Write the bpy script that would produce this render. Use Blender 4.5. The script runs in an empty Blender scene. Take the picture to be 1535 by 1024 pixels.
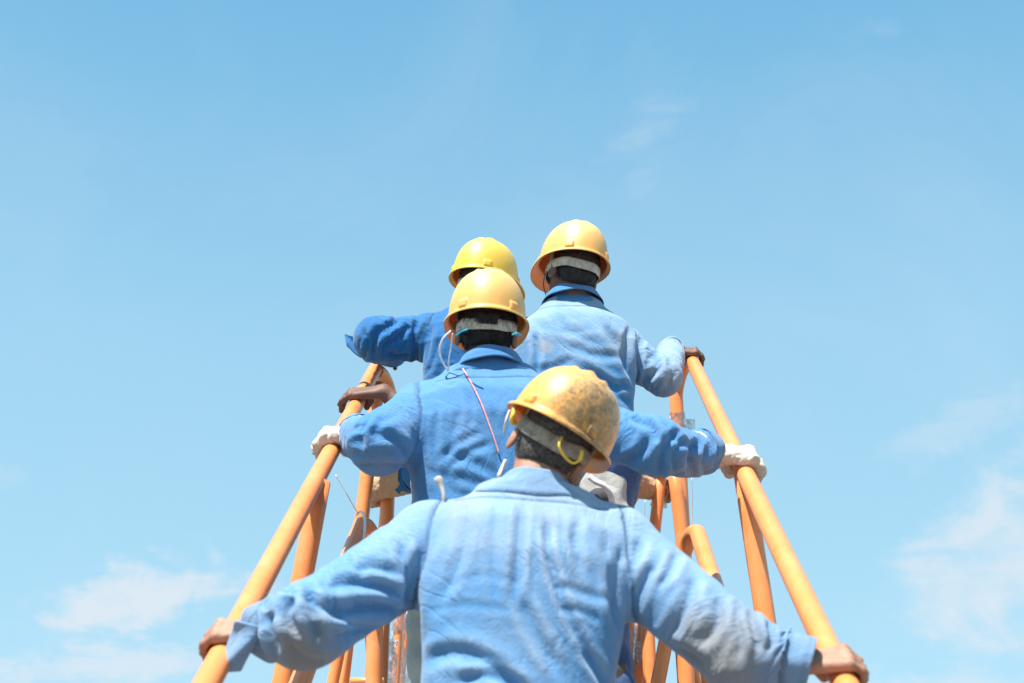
import bpy, math, random, time
import numpy as np
from mathutils import Vector, Matrix
T0 = time.time()
R = math.radians
rng = np.random.RandomState(7)
random.seed(7)
scene = bpy.context.scene
col = scene.collection
F32 = np.float32

# ------------------------------------------------------------------ camera
PITCH = R(25.0)
FPX = 2132.0
CAMZ = 1.5
cam = bpy.data.cameras.new('camera')
cam.sensor_width = 36.0
cam.lens = 36.0 * FPX / 1535.0
cam.clip_start = 0.05
cam.clip_end = 6000
cam.dof.use_dof = True
cam.dof.focus_distance = 4.75
cam.dof.aperture_fstop = 3.6
camo = bpy.data.objects.new('camera', cam)
col.objects.link(camo)
camo.location = (0, 0, CAMZ)
camo.rotation_euler = (R(90) + PITCH, 0, 0)
scene.camera = camo

# ------------------------------------------------------------------ light
SUN_DIR = np.array([-0.26, -0.36, 0.90]); SUN_DIR /= np.linalg.norm(SUN_DIR)   # towards the sun
sun = bpy.data.lights.new('sun', 'SUN')
sun.energy = 5.0
sun.angle = R(0.5)
sun.color = (1.0, 0.955, 0.88)
suno = bpy.data.objects.new('sun', sun)
col.objects.link(suno)
suno.rotation_euler = Vector(SUN_DIR).to_track_quat('Z', 'Y').to_euler()
scene.view_settings.view_transform = 'Standard'
scene.view_settings.look = 'None'
scene.view_settings.gamma = 1
scene.view_settings.use_curve_mapping = False
scene.view_settings.exposure = 1.0
scene.render.engine = 'CYCLES'
scene.cycles.use_denoising = True
scene.cycles.max_bounces = 6


def P(px, py, Z):
    """point at depth Z along the optical axis, seen at photo pixel px, py"""
    X = (px - 767.5) / FPX * Z
    Yc = -(py - 512.0) / FPX * Z
    return np.array([X, Z * math.cos(PITCH) - Yc * math.sin(PITCH), CAMZ + Z * math.sin(PITCH) + Yc * math.cos(PITCH)])


def proj(V):
    y = V[:, 1]; z = V[:, 2] - CAMZ
    Z = y * math.cos(PITCH) + z * math.sin(PITCH)
    Yc = -y * math.sin(PITCH) + z * math.cos(PITCH)
    return 767.5 + V[:, 0] / Z * FPX, 512 - Yc / Z * FPX, Z


def unit(v):
    v = np.asarray(v, float)
    return v / (np.linalg.norm(v) + 1e-12)


# ------------------------------------------------------------------ node helpers
class NT:
    def __init__(self, tree):
        self.t = tree; self.n = tree.nodes; self.l = tree.links

    def new(self, typ, **kw):
        nd = self.n.new(typ)
        for k, v in kw.items():
            setattr(nd, k, v)
        return nd

    def link(self, a, b):
        self.l.new(a, b)

    def val(self, sock, v):
        if isinstance(v, bpy.types.NodeSocket):
            self.l.new(v, sock)
        else:
            sock.default_value = v

    def math(self, op, a, b=0.0, c=0.0, clamp=False):
        nd = self.new('ShaderNodeMath', operation=op, use_clamp=clamp)
        self.val(nd.inputs[0], a); self.val(nd.inputs[1], b); self.val(nd.inputs[2], c)
        return nd.outputs[0]

    def vmath(self, op, a, b=(0, 0, 0)):
        nd = self.new('ShaderNodeVectorMath', operation=op)
        self.val(nd.inputs[0], a); self.val(nd.inputs[1], b)
        return nd.outputs['Value'] if op in ('DOT_PRODUCT', 'LENGTH') else nd.outputs[0]

    def mix(self, fac, a, b, blend='MIX'):
        nd = self.new('ShaderNodeMix', data_type='RGBA', blend_type=blend)
        nd.clamp_factor = True
        self.val(nd.inputs[0], fac); self.val(nd.inputs[6], a); self.val(nd.inputs[7], b)
        return nd.outputs[2]

    def noise(self, vec, scale, detail=4, rough=0.55, dist=0.0):
        nd = self.new('ShaderNodeTexNoise')
        if vec is not None:
            self.l.new(vec, nd.inputs['Vector'])
        nd.inputs['Scale'].default_value = scale
        nd.inputs['Detail'].default_value = detail
        nd.inputs['Roughness'].default_value = rough
        nd.inputs['Distortion'].default_value = dist
        return nd.outputs[0]

    def ramp(self, v, stops):
        nd = self.new('ShaderNodeValToRGB')
        e = nd.color_ramp.elements
        while len(e) < len(stops):
            e.new(0.5)
        for el, (p, c) in zip(e, stops):
            el.position = p
            el.color = c if len(c) == 4 else (*c, 1)
        self.val(nd.inputs[0], v)
        return nd.outputs[0]

    def smooth(self, v, lo, hi, a=0.0, b=1.0):
        nd = self.new('ShaderNodeMapRange', interpolation_type='SMOOTHSTEP')
        self.val(nd.inputs[0], v)
        nd.inputs[1].default_value = lo; nd.inputs[2].default_value = hi
        nd.inputs[3].default_value = a; nd.inputs[4].default_value = b
        return nd.outputs[0]


def g(v):
    return (v, v, v, 1)


# ------------------------------------------------------------------ world: daylight sky with thin cirrus
world = bpy.data.worlds.new('World')
scene.world = world
world.use_nodes = True
w = NT(world.node_tree)
w.n.clear()
wout = w.new('ShaderNodeOutputWorld')
bg = w.new('ShaderNodeBackground')
sky = w.new('ShaderNodeTexSky', sky_type='NISHITA')
sky.sun_disc = False
sky.sun_elevation = math.asin(SUN_DIR[2])
sky.sun_rotation = math.atan2(SUN_DIR[0], SUN_DIR[1])
sky.altitude = 0
sky.air_density = 1.0
sky.dust_density = 1.2
sky.ozone_density = 1.5
tc = w.new('ShaderNodeTexCoord')
dirv = w.vmath('NORMALIZE', tc.outputs['Generated'])
# humid tropical air: paler, a little more cyan than the clean-air model
sepd = w.new('ShaderNodeSeparateXYZ')
w.link(dirv, sepd.inputs[0])
hum = w.ramp(w.math('MULTIPLY_ADD', sepd.outputs[2], 0.5, 0.5), [(0.0, (0.40, 0.40, 0.40)), (0.5, (0.50, 0.80, 0.92)), (0.60, (0.42, 0.78, 0.92)), (0.71, (0.34, 0.70, 0.885)), (0.81, (0.175, 0.52, 0.79)), (0.90, (0.09, 0.40, 0.70)), (1.0, (0.07, 0.34, 0.64))])
hum = w.mix(1.0, hum, (9.1, 8.55, 8.75, 1), 'MULTIPLY')
pale = w.mix(0.70, sky.outputs[0], hum)
n1 = w.noise(dirv, 5.0, 7, 0.62, 0.6)
# stretched coordinates give the wisps their direction
mp = w.new('ShaderNodeMapping')
mp.inputs['Rotation'].default_value = (0.0, R(28), R(10))
mp.inputs['Scale'].default_value = (6, 14, 22)
w.link(dirv, mp.inputs['Vector'])
n2 = w.noise(mp.outputs[0], 1.0, 8, 0.68, 1.3)
n3 = w.noise(dirv, 34.0, 6, 0.62, 0.8)
wis = w.math('MULTIPLY_ADD', n2, 0.7, w.math('MULTIPLY', n3, 0.3))


def cloud_patch(px, py, rx, ry, rot, dens, lo, hi):
    c = unit(P(px, py, 1.0) - np.array([0, 0, CAMZ]))
    r = np.array([1.0, 0, 0]); r = unit(r - c * r.dot(c)); u = np.cross(r, c)
    cr, sr = math.cos(R(rot)), math.sin(R(rot))
    r2 = r * cr + u * sr; u2 = -r * sr + u * cr
    a = w.math('DIVIDE', w.math('SUBTRACT', w.vmath('DOT_PRODUCT', dirv, tuple(r2)), float(c.dot(r2))), rx / FPX)
    b = w.math('DIVIDE', w.math('SUBTRACT', w.vmath('DOT_PRODUCT', dirv, tuple(u2)), float(c.dot(u2))), ry / FPX)
    d = w.math('SQRT', w.math('ADD', w.math('MULTIPLY', a, a), w.math('MULTIPLY', b, b)))
    front = w.math('GREATER_THAN', w.vmath('DOT_PRODUCT', dirv, tuple(c)), 0.0)
    m = w.smooth(d, 1.25, 0.0)
    t = w.smooth(w.math('ADD', w.math('MULTIPLY', m, 0.42), w.math('MULTIPLY_ADD', wis, 1.9, -0.98)), lo, hi)
    return w.math('MULTIPLY', w.math('MULTIPLY', w.math('MULTIPLY', t, w.smooth(m, 0.0, 0.45)), front), dens)


patches = [
    (220, 890, 200, 85, 4, 0.95, 0.08, 0.44),
    (170, 1005, 280, 60, 8, 0.75, 0.06, 0.42),
    (1510, 830, 230, 160, 40, 0.85, 0.02, 0.58),
    (1450, 640, 200, 60, 25, 0.28, 0.12, 0.50),
    (1370, 1030, 220, 45, 0, 0.50, 0.10, 0.45),
    (970, 185, 125, 50, 32, 0.30, 0.04, 0.60),
    (965, 262, 70, 30, 45, 0.16, 0.04, 0.60),
    (1320, 40, 60, 25, 0, 0.10, 0.10, 0.45),
    (0, 715, 60, 30, 0, 0.14, 0.10, 0.45),
    (-500, 900, 500, 130, 5, 0.5, 0.14, 0.5),
    (2300, 700, 600, 200, 20, 0.6, 0.14, 0.5),
]
tot = None
for pc in patches:
    v = cloud_patch(*pc)
    tot = v if tot is None else w.math('ADD', tot, v, clamp=True)
veil = w.smooth(w.math('MULTIPLY', n1, 1.0), 0.42, 0.75, 0.0, 0.10)
tot = w.math('ADD', tot, veil, clamp=True)
cl = w.mix(tot, pale, (5.4, 6.1, 6.7, 1))
w.link(cl, bg.inputs['Color'])
bg.inputs['Strength'].default_value = 0.0683
w.link(bg.outputs[0], wout.inputs[0])


# ------------------------------------------------------------------ materials
def pbsdf(name):
    m = bpy.data.materials.new(name)
    m.use_nodes = True
    nt = NT(m.node_tree)
    return m, nt, nt.n['Principled BSDF']


def bump(nt, bs, h, strength, dist):
    b = nt.new('ShaderNodeBump')
    b.inputs['Strength'].default_value = strength
    b.inputs['Distance'].default_value = dist
    nt.link(h, b.inputs['Height'])
    nt.link(b.outputs[0], bs.inputs['Normal'])
    return b


def cloth_mat(name, base, faded, dirt=0.0, dirt_col=(0.33, 0.30, 0.27, 1), seed=0.0, sheen=0.25, weave=1.0, crease=1.0):
    m, nt, bs = pbsdf(name)
    tcn = nt.new('ShaderNodeTexCoord')
    off = nt.vmath('ADD', tcn.outputs['Object'], (seed, seed * 1.7, seed * 0.6))
    big = nt.noise(off, 3.2, 5, 0.6)
    mid = nt.noise(off, 16.0, 5, 0.65)
    at = nt.new('ShaderNodeAttribute', attribute_name='fade')  # worn fading; on shirts also painted-in sunlit paleness of the upper back
    fd = nt.math('ADD', nt.math('MULTIPLY', at.outputs['Fac'], 0.8), nt.smooth(big, 0.35, 0.7, -0.05, 0.18), clamp=True)
    c = nt.mix(fd, (*base, 1), (*faded, 1))
    c = nt.mix(nt.smooth(mid, 0.35, 0.7, 0.0, 0.25), c, tuple([x * 0.82 for x in base]) + (1,))
    ad = nt.new('ShaderNodeAttribute', attribute_name='dirt')
    blot = nt.noise(off, 9.0, 6, 0.7, 0.4)
    dm = nt.math('MULTIPLY', nt.smooth(nt.math('ADD', nt.math('MULTIPLY', ad.outputs['Fac'], 0.55), nt.math('MULTIPLY', blot, 0.6)), 0.35, 0.85), nt.smooth(ad.outputs['Fac'], 0.0, 0.25))
    spk = nt.smooth(nt.noise(off, 60.0, 3, 0.5), 0.70, 0.80)
    dm = nt.math('ADD', nt.math('MULTIPLY', dm, dirt), nt.math('MULTIPLY', spk, 0.25 * min(1.0, dirt + 0.3)), clamp=True)
    c = nt.mix(dm, c, dirt_col)
    asn = nt.new('ShaderNodeAttribute', attribute_name='seam')
    c = nt.mix(nt.math('MULTIPLY', asn.outputs['Fac'], 0.45), c, tuple([x * 0.45 for x in base]) + (1,))
    nt.link(c, bs.inputs['Base Color'])
    bs.inputs['Roughness'].default_value = 0.88
    bs.inputs['Specular IOR Level'].default_value = 0.25
    bs.inputs['Sheen Weight'].default_value = sheen
    bs.inputs['Sheen Roughness'].default_value = 0.5
    bs.inputs['Sheen Tint'].default_value = (0.8, 0.92, 1, 1)
    wv = nt.noise(off, 900.0, 1, 0.5)
    wr = nt.noise(off, 42.0, 4, 0.6, 1.2)
    wr2 = nt.noise(off, 110.0, 3, 0.6, 0.8)
    # creases that follow the cut of the garment (cu runs along the limb, cv round it)
    au = nt.new('ShaderNodeAttribute', attribute_name='cu').outputs['Fac']
    av = nt.new('ShaderNodeAttribute', attribute_name='cv').outputs['Fac']
    tw = nt.new('ShaderNodeAttribute', attribute_name='trunk').outputs['Fac']
    warp = nt.math('MULTIPLY_ADD', nt.noise(off, 5.0, 3, 0.5), 0.16, -0.08)
    flows = []
    for (sa, sb, ta, tb, sd_, wd_, am_) in ((30, 9, 6, 22, 1.0, 0.085, 1.0), (22, -16, 18, 14, 5.0, 0.07, 0.8), (58, 22, 26, -28, 9.0, 0.10, 0.20)):
        # sleeves: lines run round the arm; trunk: lines run down the back
        xs = nt.math('MULTIPLY', nt.math('ADD', au, warp), float(sa)); xs = nt.math('ADD', xs, nt.math('MULTIPLY', av, float(sb)))
        ys = nt.math('MULTIPLY', av, float(abs(sb)) * 0.6)
        xt = nt.math('MULTIPLY', nt.math('ADD', av, warp), float(tb)); xt = nt.math('ADD', xt, nt.math('MULTIPLY', au, float(ta)))
        yt = nt.math('MULTIPLY', au, 5.0)
        cmb = nt.new('ShaderNodeCombineXYZ')
        mxx = nt.math('ADD', nt.math('MULTIPLY', xt, tw), nt.math('MULTIPLY', xs, nt.math('SUBTRACT', 1.0, tw)))
        mxy = nt.math('ADD', nt.math('MULTIPLY', yt, tw), nt.math('MULTIPLY', ys, nt.math('SUBTRACT', 1.0, tw)))
        nt.link(mxx, cmb.inputs[0]); nt.link(mxy, cmb.inputs[1]); cmb.inputs[2].default_value = sd_ + seed
        nn = nt.noise(cmb.outputs[0], 1.0, 2, 0.45, 0.35)
        rd = nt.math('SUBTRACT', 1.0, nt.smooth(nt.math('ABSOLUTE', nt.math('SUBTRACT', nn, 0.5)), 0.0, wd_))
        msk = nt.smooth(nt.noise(off, 6.5, 2, 0.5), 0.38, 0.62) if sd_ != 5.0 else nt.smooth(nt.noise(off, 5.5, 2, 0.5), 0.60, 0.42)
        flows.append(nt.math('MULTIPLY', nt.math('MULTIPLY', nt.math('MULTIPLY_ADD', rd, -0.40, nt.math('MULTIPLY', nn, 1.3)), am_), msk))
    flow = nt.math('ADD', flows[0], nt.math('ADD', flows[1], flows[2]))
    cn = nt.noise(off, 15.0, 3, 0.5, 1.6)
    cr = nt.math('ABSOLUTE', nt.math('SUBTRACT', cn, 0.5))
    cr = nt.math('SUBTRACT', 1.0, nt.smooth(cr, 0.0, 0.10))
    wr = nt.math('ADD', nt.math('MULTIPLY', wr, 0.38), nt.math('MULTIPLY', cr, 0.07))
    h = nt.math('ADD', nt.math('MULTIPLY', wr, 0.0042), nt.math('ADD', nt.math('MULTIPLY', wr2, 0.0012), nt.math('MULTIPLY', wv, 0.0004 * weave)))
    h = nt.math('ADD', h, nt.math('MULTIPLY', flow, 0.0030 * crease))
    h = nt.math('SUBTRACT', h, nt.math('MULTIPLY', asn.outputs['Fac'], 0.0016))
    bump(nt, bs, h, 0.9, 1.0)
    return m


def skin_mat(name, base, red):
    m, nt, bs = pbsdf(name)
    tcn = nt.new('ShaderNodeTexCoord')
    n = nt.noise(tcn.outputs['Object'], 22, 5, 0.6)
    c = nt.mix(nt.smooth(n, 0.35, 0.7), (*base, 1), (*red, 1))
    nt.link(c, bs.inputs['Base Color'])
    bs.inputs['Roughness'].default_value = 0.62
    bs.inputs['Subsurface Weight'].default_value = 0.12
    bs.inputs['Subsurface Radius'].default_value = (0.02, 0.008, 0.004)
    bs.inputs['Subsurface Scale'].default_value = 0.3
    h = nt.math('ADD', nt.math('MULTIPLY', nt.noise(tcn.outputs['Object'], 160, 4), 0.0012), nt.math('MULTIPLY', nt.noise(tcn.outputs['Object'], 45, 4, 0.6, 1.0), 0.002))
    bump(nt, bs, h, 0.5, 1.0)
    return m


def plastic_mat(name, base, faded, dirt=0.0, seed=0.0, rough=0.33):
    m, nt, bs = pbsdf(name)
    tcn = nt.new('ShaderNodeTexCoord')
    ob = nt.vmath('ADD', tcn.outputs['Object'], (seed, seed, seed))
    sep = nt.new('ShaderNodeSeparateXYZ')
    nt.link(tcn.outputs['Object'], sep.inputs[0])
    fd = nt.smooth(sep.outputs[2], 0.02, 0.15)
    fd = nt.math('MULTIPLY', fd, nt.smooth(nt.noise(ob, 9, 5, 0.6), 0.25, 0.65))
    c = nt.mix(fd, (*base, 1), (*faded, 1))
    # scuffs and grime
    scr = nt.new('ShaderNodeMapping'); scr.inputs['Scale'].default_value = (18, 90, 40); scr.inputs['Rotation'].default_value = (0.5, 0.3, 0.9)
    nt.link(ob, scr.inputs['Vector'])
    s = nt.smooth(nt.noise(scr.outputs[0], 1.0, 4, 0.6, 0.6), 0.66, 0.76)
    c = nt.mix(nt.math('MULTIPLY', s, 0.22), c, (0.40, 0.27, 0.12, 1))
    spots = nt.smooth(nt.noise(ob, 150, 2, 0.5), 0.76, 0.80)
    c = nt.mix(nt.math('MULTIPLY', spots, 0.6), c, (0.16, 0.10, 0.05, 1))
    ad = nt.new('ShaderNodeAttribute', attribute_name='dirt')
    blot = nt.noise(ob, 62, 7, 0.8, 0.3)
    d = nt.math('MULTIPLY', nt.smooth(nt.math('ADD', nt.math('MULTIPLY', ad.outputs['Fac'], 0.22), nt.math('MULTIPLY', blot, 0.8)), 0.50, 0.70, 0.0, 0.85), nt.smooth(ad.outputs['Fac'], 0.0, 0.5))
    c = nt.mix(nt.math('MULTIPLY', d, dirt), c, (0.10, 0.075, 0.05, 1))
    d = nt.math('MULTIPLY', d, nt.smooth(nt.noise(ob, 20, 4, 0.6), 0.40, 0.62))
    film = nt.smooth(nt.noise(ob, 14, 5, 0.7), 0.35, 0.75)
    c = nt.mix(nt.math('MULTIPLY', nt.math('MULTIPLY', film, ad.outputs['Fac']), 0.45 * dirt), c, (0.42, 0.30, 0.16, 1))
    nt.link(c, bs.inputs['Base Color'])
    rr = nt.math('MULTIPLY_ADD', nt.noise(ob, 30, 5, 0.7), 0.22, rough - 0.10)
    nt.link(rr, bs.inputs['Roughness'])
    bs.inputs['Coat Weight'].default_value = 0.15
    bs.inputs['Subsurface Weight'].default_value = 0.45
    bs.inputs['Subsurface Radius'].default_value = (1.0, 0.55, 0.12)
    bs.inputs['Subsurface Scale'].default_value = 0.008
    bump(nt, bs, nt.math('ADD', nt.math('MULTIPLY', nt.noise(ob, 18, 3), 0.003), nt.math('MULTIPLY', nt.noise(ob, 140, 3), 0.0003)), 0.35, 1.0)
    return m


def simple_mat(name, base, var=None, rough=0.6, scale=30, bumpd=0.0005, metallic=0.0, spec=0.5):
    m, nt, bs = pbsdf(name)
    tcn = nt.new('ShaderNodeTexCoord')
    n = nt.noise(tcn.outputs['Object'], scale, 5, 0.65)
    v = var or tuple(x * 0.75 for x in base)
    c = nt.mix(nt.smooth(n, 0.3, 0.7), (*base, 1), (*v, 1))
    nt.link(c, bs.inputs['Base Color'])
    bs.inputs['Roughness'].default_value = rough
    bs.inputs['Metallic'].default_value = metallic
    bs.inputs['Specular IOR Level'].default_value = spec
    if bumpd:
        bump(nt, bs, nt.math('MULTIPLY', nt.noise(tcn.outputs['Object'], scale * 6, 4, 0.6), bumpd * 4), 0.6, 1.0)
    return m


def paint_mat():
    m, nt, bs = pbsdf('orange_paint')
    tcn = nt.new('ShaderNodeTexCoord')
    ob = tcn.outputs['Object']
    n = nt.noise(ob, 7, 5, 0.6)
    c = nt.mix(nt.smooth(n, 0.3, 0.7), (0.84, 0.250, 0.062, 1), (0.87, 0.305, 0.100, 1))
    chips = nt.smooth(nt.noise(ob, 48, 6, 0.75), 0.67, 0.71)
    c = nt.mix(nt.math('MULTIPLY', chips, 0.6), c, (0.30, 0.12, 0.05, 1))
    dust = nt.smooth(nt.noise(ob, 12, 6, 0.75, 0.5), 0.5, 0.8)
    c = nt.mix(nt.math('MULTIPLY', dust, 0.22), c, (0.75, 0.55, 0.40, 1))
    nt.link(c, bs.inputs['Base Color'])
    nt.link(nt.math('MULTIPLY_ADD', nt.noise(ob, 25, 5, 0.7), 0.30, 0.22), bs.inputs['Roughness'])
    bs.inputs['Coat Weight'].default_value = 0.2
    bs.inputs['Coat Roughness'].default_value = 0.25
    bump(nt, bs, nt.math('ADD', nt.math('MULTIPLY', nt.noise(ob, 16, 4), 0.003), nt.math('MULTIPLY', nt.noise(ob, 170, 3), 0.0004)), 0.4, 1.0)
    return m


M = {}
M['paint'] = paint_mat()
M['shirt_a'] = cloth_mat('dusty_pale_blue_cotton', (0.068, 0.220, 0.440), (0.30, 0.385, 0.49), 0.9, (0.20, 0.195, 0.19, 1), 0.0)  # pale second colour: faded cotton and the painted wash-out of sunlit shoulders
M['shirt_b'] = cloth_mat('blue_cotton', (0.044, 0.180, 0.408), (0.129, 0.274, 0.456), 0.4, (0.33, 0.35, 0.40, 1), 3.1)
M['shirt_c'] = cloth_mat('faded_blue_cotton', (0.040, 0.192, 0.408), (0.31, 0.405, 0.51), 0.5, (0.40, 0.38, 0.36, 1), 5.3)
M['shirt_d'] = cloth_mat('royal_blue_cotton', (0.008, 0.105, 0.30), (0.028, 0.185, 0.40), 0.1, (0.25, 0.28, 0.33, 1), 8.7)
M['trouser_blue'] = cloth_mat('navy_work_cotton', (0.03, 0.07, 0.20), (0.06, 0.12, 0.28), 0.5, (0.2, 0.19, 0.18, 1), 11.0)
M['trouser_denim'] = cloth_mat('grey_green_denim', (0.16, 0.23, 0.25), (0.30, 0.38, 0.38), 0.6, (0.36, 0.36, 0.33, 1), 13.0)
M['skin_a'] = skin_mat('tanned_skin', (0.391, 0.212, 0.140), (0.323, 0.140, 0.089))
M['skin_b'] = skin_mat('brown_skin', (0.20, 0.095, 0.062), (0.15, 0.060, 0.040))
M['skin_c'] = skin_mat('dark_brown_skin', (0.17, 0.088, 0.060), (0.12, 0.056, 0.038))
M['hair'] = simple_mat('black_hair', (0.010, 0.009, 0.009), (0.022, 0.019, 0.018), 0.55, 60, 0.001)
M['stubble'] = simple_mat('cropped_greying_hair', (0.030, 0.027, 0.026), (0.14, 0.13, 0.12), 0.75, 120, 0.001)
M['helmet_a'] = plastic_mat('scuffed_amber_plastic', (0.72, 0.36, 0.075), (0.76, 0.47, 0.20), 1.0, 0.0, 0.42)
M['helmet_b'] = plastic_mat('pale_yellow_plastic', (0.77, 0.43, 0.115), (0.80, 0.53, 0.24), 0.25, 2.0, 0.42)
M['helmet_c'] = plastic_mat('warm_yellow_plastic', (0.77, 0.42, 0.12), (0.80, 0.54, 0.26), 0.25, 4.0, 0.42)
M['helmet_d'] = plastic_mat('lemon_yellow_plastic', (0.74, 0.50, 0.06), (0.77, 0.55, 0.13), 0.25, 6.0, 0.42)
M['band'] = simple_mat('grimy_white_plastic', (0.60, 0.56, 0.47), (0.34, 0.29, 0.22), 0.55, 45)
M['band_grey'] = simple_mat('stained_grey_webbing', (0.42, 0.38, 0.31), (0.20, 0.17, 0.13), 0.8, 60, 0.001)
M['yellow_cord'] = simple_mat('yellow_plastic_cord', (0.85, 0.52, 0.03), None, 0.45, 30)
M['white_cord'] = simple_mat('white_cord_fibre', (0.88, 0.84, 0.80), None, 0.8, 80)
M['pink_cord'] = simple_mat('faded_red_cord_fibre', (0.72, 0.22, 0.26), (0.75, 0.42, 0.42), 0.8, 60)
M['string'] = simple_mat('white_string', (0.90, 0.88, 0.86), (0.82, 0.80, 0.78), 0.8, 80, 0)
M['dark_cord'] = simple_mat('dark_cord_fibre', (0.05, 0.05, 0.06), None, 0.8, 80)
M['glove'] = cloth_mat('cream_canvas_glove', (0.561, 0.468, 0.357), (0.680, 0.637, 0.578), 0.7, (0.42, 0.30, 0.20, 1), 17.0, 0.1)
M['glove_tan'] = cloth_mat('tan_canvas_glove', (0.50, 0.31, 0.17), (0.62, 0.45, 0.29), 0.6, (0.32, 0.2, 0.12, 1), 23.0, 0.1)
M['canvas'] = cloth_mat('grey_canvas', (0.42, 0.41, 0.38), (0.55, 0.53, 0.50), 0.6, (0.22, 0.21, 0.2, 1), 19.0, 0.1)
M['boot'] = simple_mat('black_boot_leather', (0.03, 0.028, 0.025), (0.08, 0.07, 0.06), 0.5, 30)
M['steel'] = simple_mat('galvanised_steel_plate', (0.42, 0.43, 0.44), (0.32, 0.33, 0.34), 0.5, 18, 0.0006, 0.6)
M['turq'] = simple_mat('turquoise_elastic', (0.03, 0.40, 0.52), None, 0.7, 50)


def film_mat():
    m, nt, bs = pbsdf('clear_plastic_film')
    tcn = nt.new('ShaderNodeTexCoord')
    bs.inputs['Base Color'].default_value = (0.80, 0.80, 0.80, 1)
    bs.inputs['Roughness'].default_value = 0.22
    n = nt.noise(tcn.outputs['Object'], 55, 5, 0.7, 1.5)
    nt.link(nt.smooth(n, 0.35, 0.65, 0.25, 0.85), bs.inputs['Alpha'])
    bump(nt, bs, nt.math('MULTIPLY', n, 0.012), 0.9, 1.0)
    return m


def ground_mat():
    m, nt, bs = pbsdf('dry_pale_ground')
    geo = nt.new('ShaderNodeNewGeometry')
    n = nt.noise(geo.outputs['Position'], 0.5, 8, 0.65)
    n2 = nt.noise(geo.outputs['Position'], 14, 6, 0.7)
    c = nt.mix(nt.smooth(n, 0.3, 0.7), (0.15, 0.135, 0.115, 1), (0.11, 0.10, 0.09, 1))
    c = nt.mix(nt.smooth(n2, 0.4, 0.7, 0, 0.5), c, (0.18, 0.16, 0.14, 1))
    nt.link(c, bs.inputs['Base Color'])
    bs.inputs['Roughness'].default_value = 0.95
    bump(nt, bs, nt.math('MULTIPLY', n2, 0.02), 0.6, 1.0)
    return m


M['film'] = film_mat()
M['ground'] = ground_mat()


# ------------------------------------------------------------------ object helpers
def mesh_obj(name, V, Fc, mat, parent=None, smooth=True, attrs=None):
    me = bpy.data.meshes.new(name)
    V = np.asarray(V, dtype=F32)
    if isinstance(Fc, np.ndarray) and Fc.ndim == 2:
        k = Fc.shape[1]
        me.vertices.add(len(V)); me.vertices.foreach_set('co', V.ravel())
        me.loops.add(Fc.size); me.loops.foreach_set('vertex_index', Fc.ravel().astype(np.int32))
        me.polygons.add(len(Fc))
        me.polygons.foreach_set('loop_start', np.arange(0, Fc.size, k, dtype=np.int32))
        me.polygons.foreach_set('loop_total', np.full(len(Fc), k, dtype=np.int32))
        me.update(calc_edges=True)
    else:
        me.from_pydata([tuple(map(float, v)) for v in V], [], [tuple(map(int, f)) for f in Fc])
        me.update()
    me.polygons.foreach_set('use_smooth', np.full(len(me.polygons), smooth))
    if attrs:
        for k_, a_ in attrs.items():
            at = me.attributes.new(k_, 'FLOAT', 'POINT')
            at.data.foreach_set('value', np.asarray(a_, dtype=F32))
    me.materials.append(mat)
    o = bpy.data.objects.new(name, me)
    col.objects.link(o)
    if parent is not None:
        o.parent = parent
    return o


def tag(o, label=None, cat=None, group=None, kind=None):
    if label: o['label'] = label
    if cat: o['category'] = cat
    if group: o['group'] = group
    if kind: o['kind'] = kind
    return o


def tube_geo(path, rad, n=16, sx=1.0, sy=1.0, up=None, cap=True):
    p = np.asarray(path, float)
    m = len(p)
    rad = np.full(m, rad) if np.isscalar(rad) else np.asarray(rad, float)
    t = np.gradient(p, axis=0); t /= np.linalg.norm(t, axis=1)[:, None]
    u = np.array(up if up is not None else (0.13, 0.21, 0.97), float)
    V = []
    u = unit(u - t[0] * u.dot(t[0]))
    for i in range(m):
        u = unit(u - t[i] * u.dot(t[i])); v = np.cross(t[i], u)
        for k in range(n):
            a = 2 * math.pi * (k + 0.5) / n
            V.append(p[i] + rad[i] * (math.cos(a) * u * sx + math.sin(a) * v * sy))
    Fc = []
    for i in range(m - 1):
        for k in range(n):
            Fc.append((i * n + k, i * n + (k + 1) % n, (i + 1) * n + (k + 1) % n, (i + 1) * n + k))
    if cap:
        Fc.append(tuple(range(n))[::-1]); Fc.append(tuple((m - 1) * n + k for k in range(n)))
    return V, Fc


def smooth_path(pts, sub=8):
    """Catmull-Rom through the points"""
    p = [np.asarray(q, float) for q in pts]
    p = [2 * p[0] - p[1]] + p + [2 * p[-1] - p[-2]]
    out = []
    for i in range(1, len(p) - 2):
        for s in range(sub):
            t = s / sub
            out.append(0.5 * ((2 * p[i]) + (-p[i - 1] + p[i + 1]) * t + (2 * p[i - 1] - 5 * p[i] + 4 * p[i + 1] - p[i + 2]) * t * t + (-p[i - 1] + 3 * p[i] - 3 * p[i + 1] + p[i + 2]) * t ** 3))
    out.append(p[-2])
    return np.array(out)


def tube(name, path, rad, mat, parent=None, **kw):
    V, Fc = tube_geo(path, rad, **kw)
    return mesh_obj(name, V, Fc, mat, parent)


def box_geo(lo, hi):
    x0, y0, z0 = lo; x1, y1, z1 = hi
    V = [(x0, y0, z0), (x1, y0, z0), (x1, y1, z0), (x0, y1, z0), (x0, y0, z1), (x1, y0, z1), (x1, y1, z1), (x0, y1, z1)]
    Fc = [(0, 3, 2, 1), (4, 5, 6, 7), (0, 1, 5, 4), (1, 2, 6, 5), (2, 3, 7, 6), (3, 0, 4, 7)]
    return V, Fc


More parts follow.
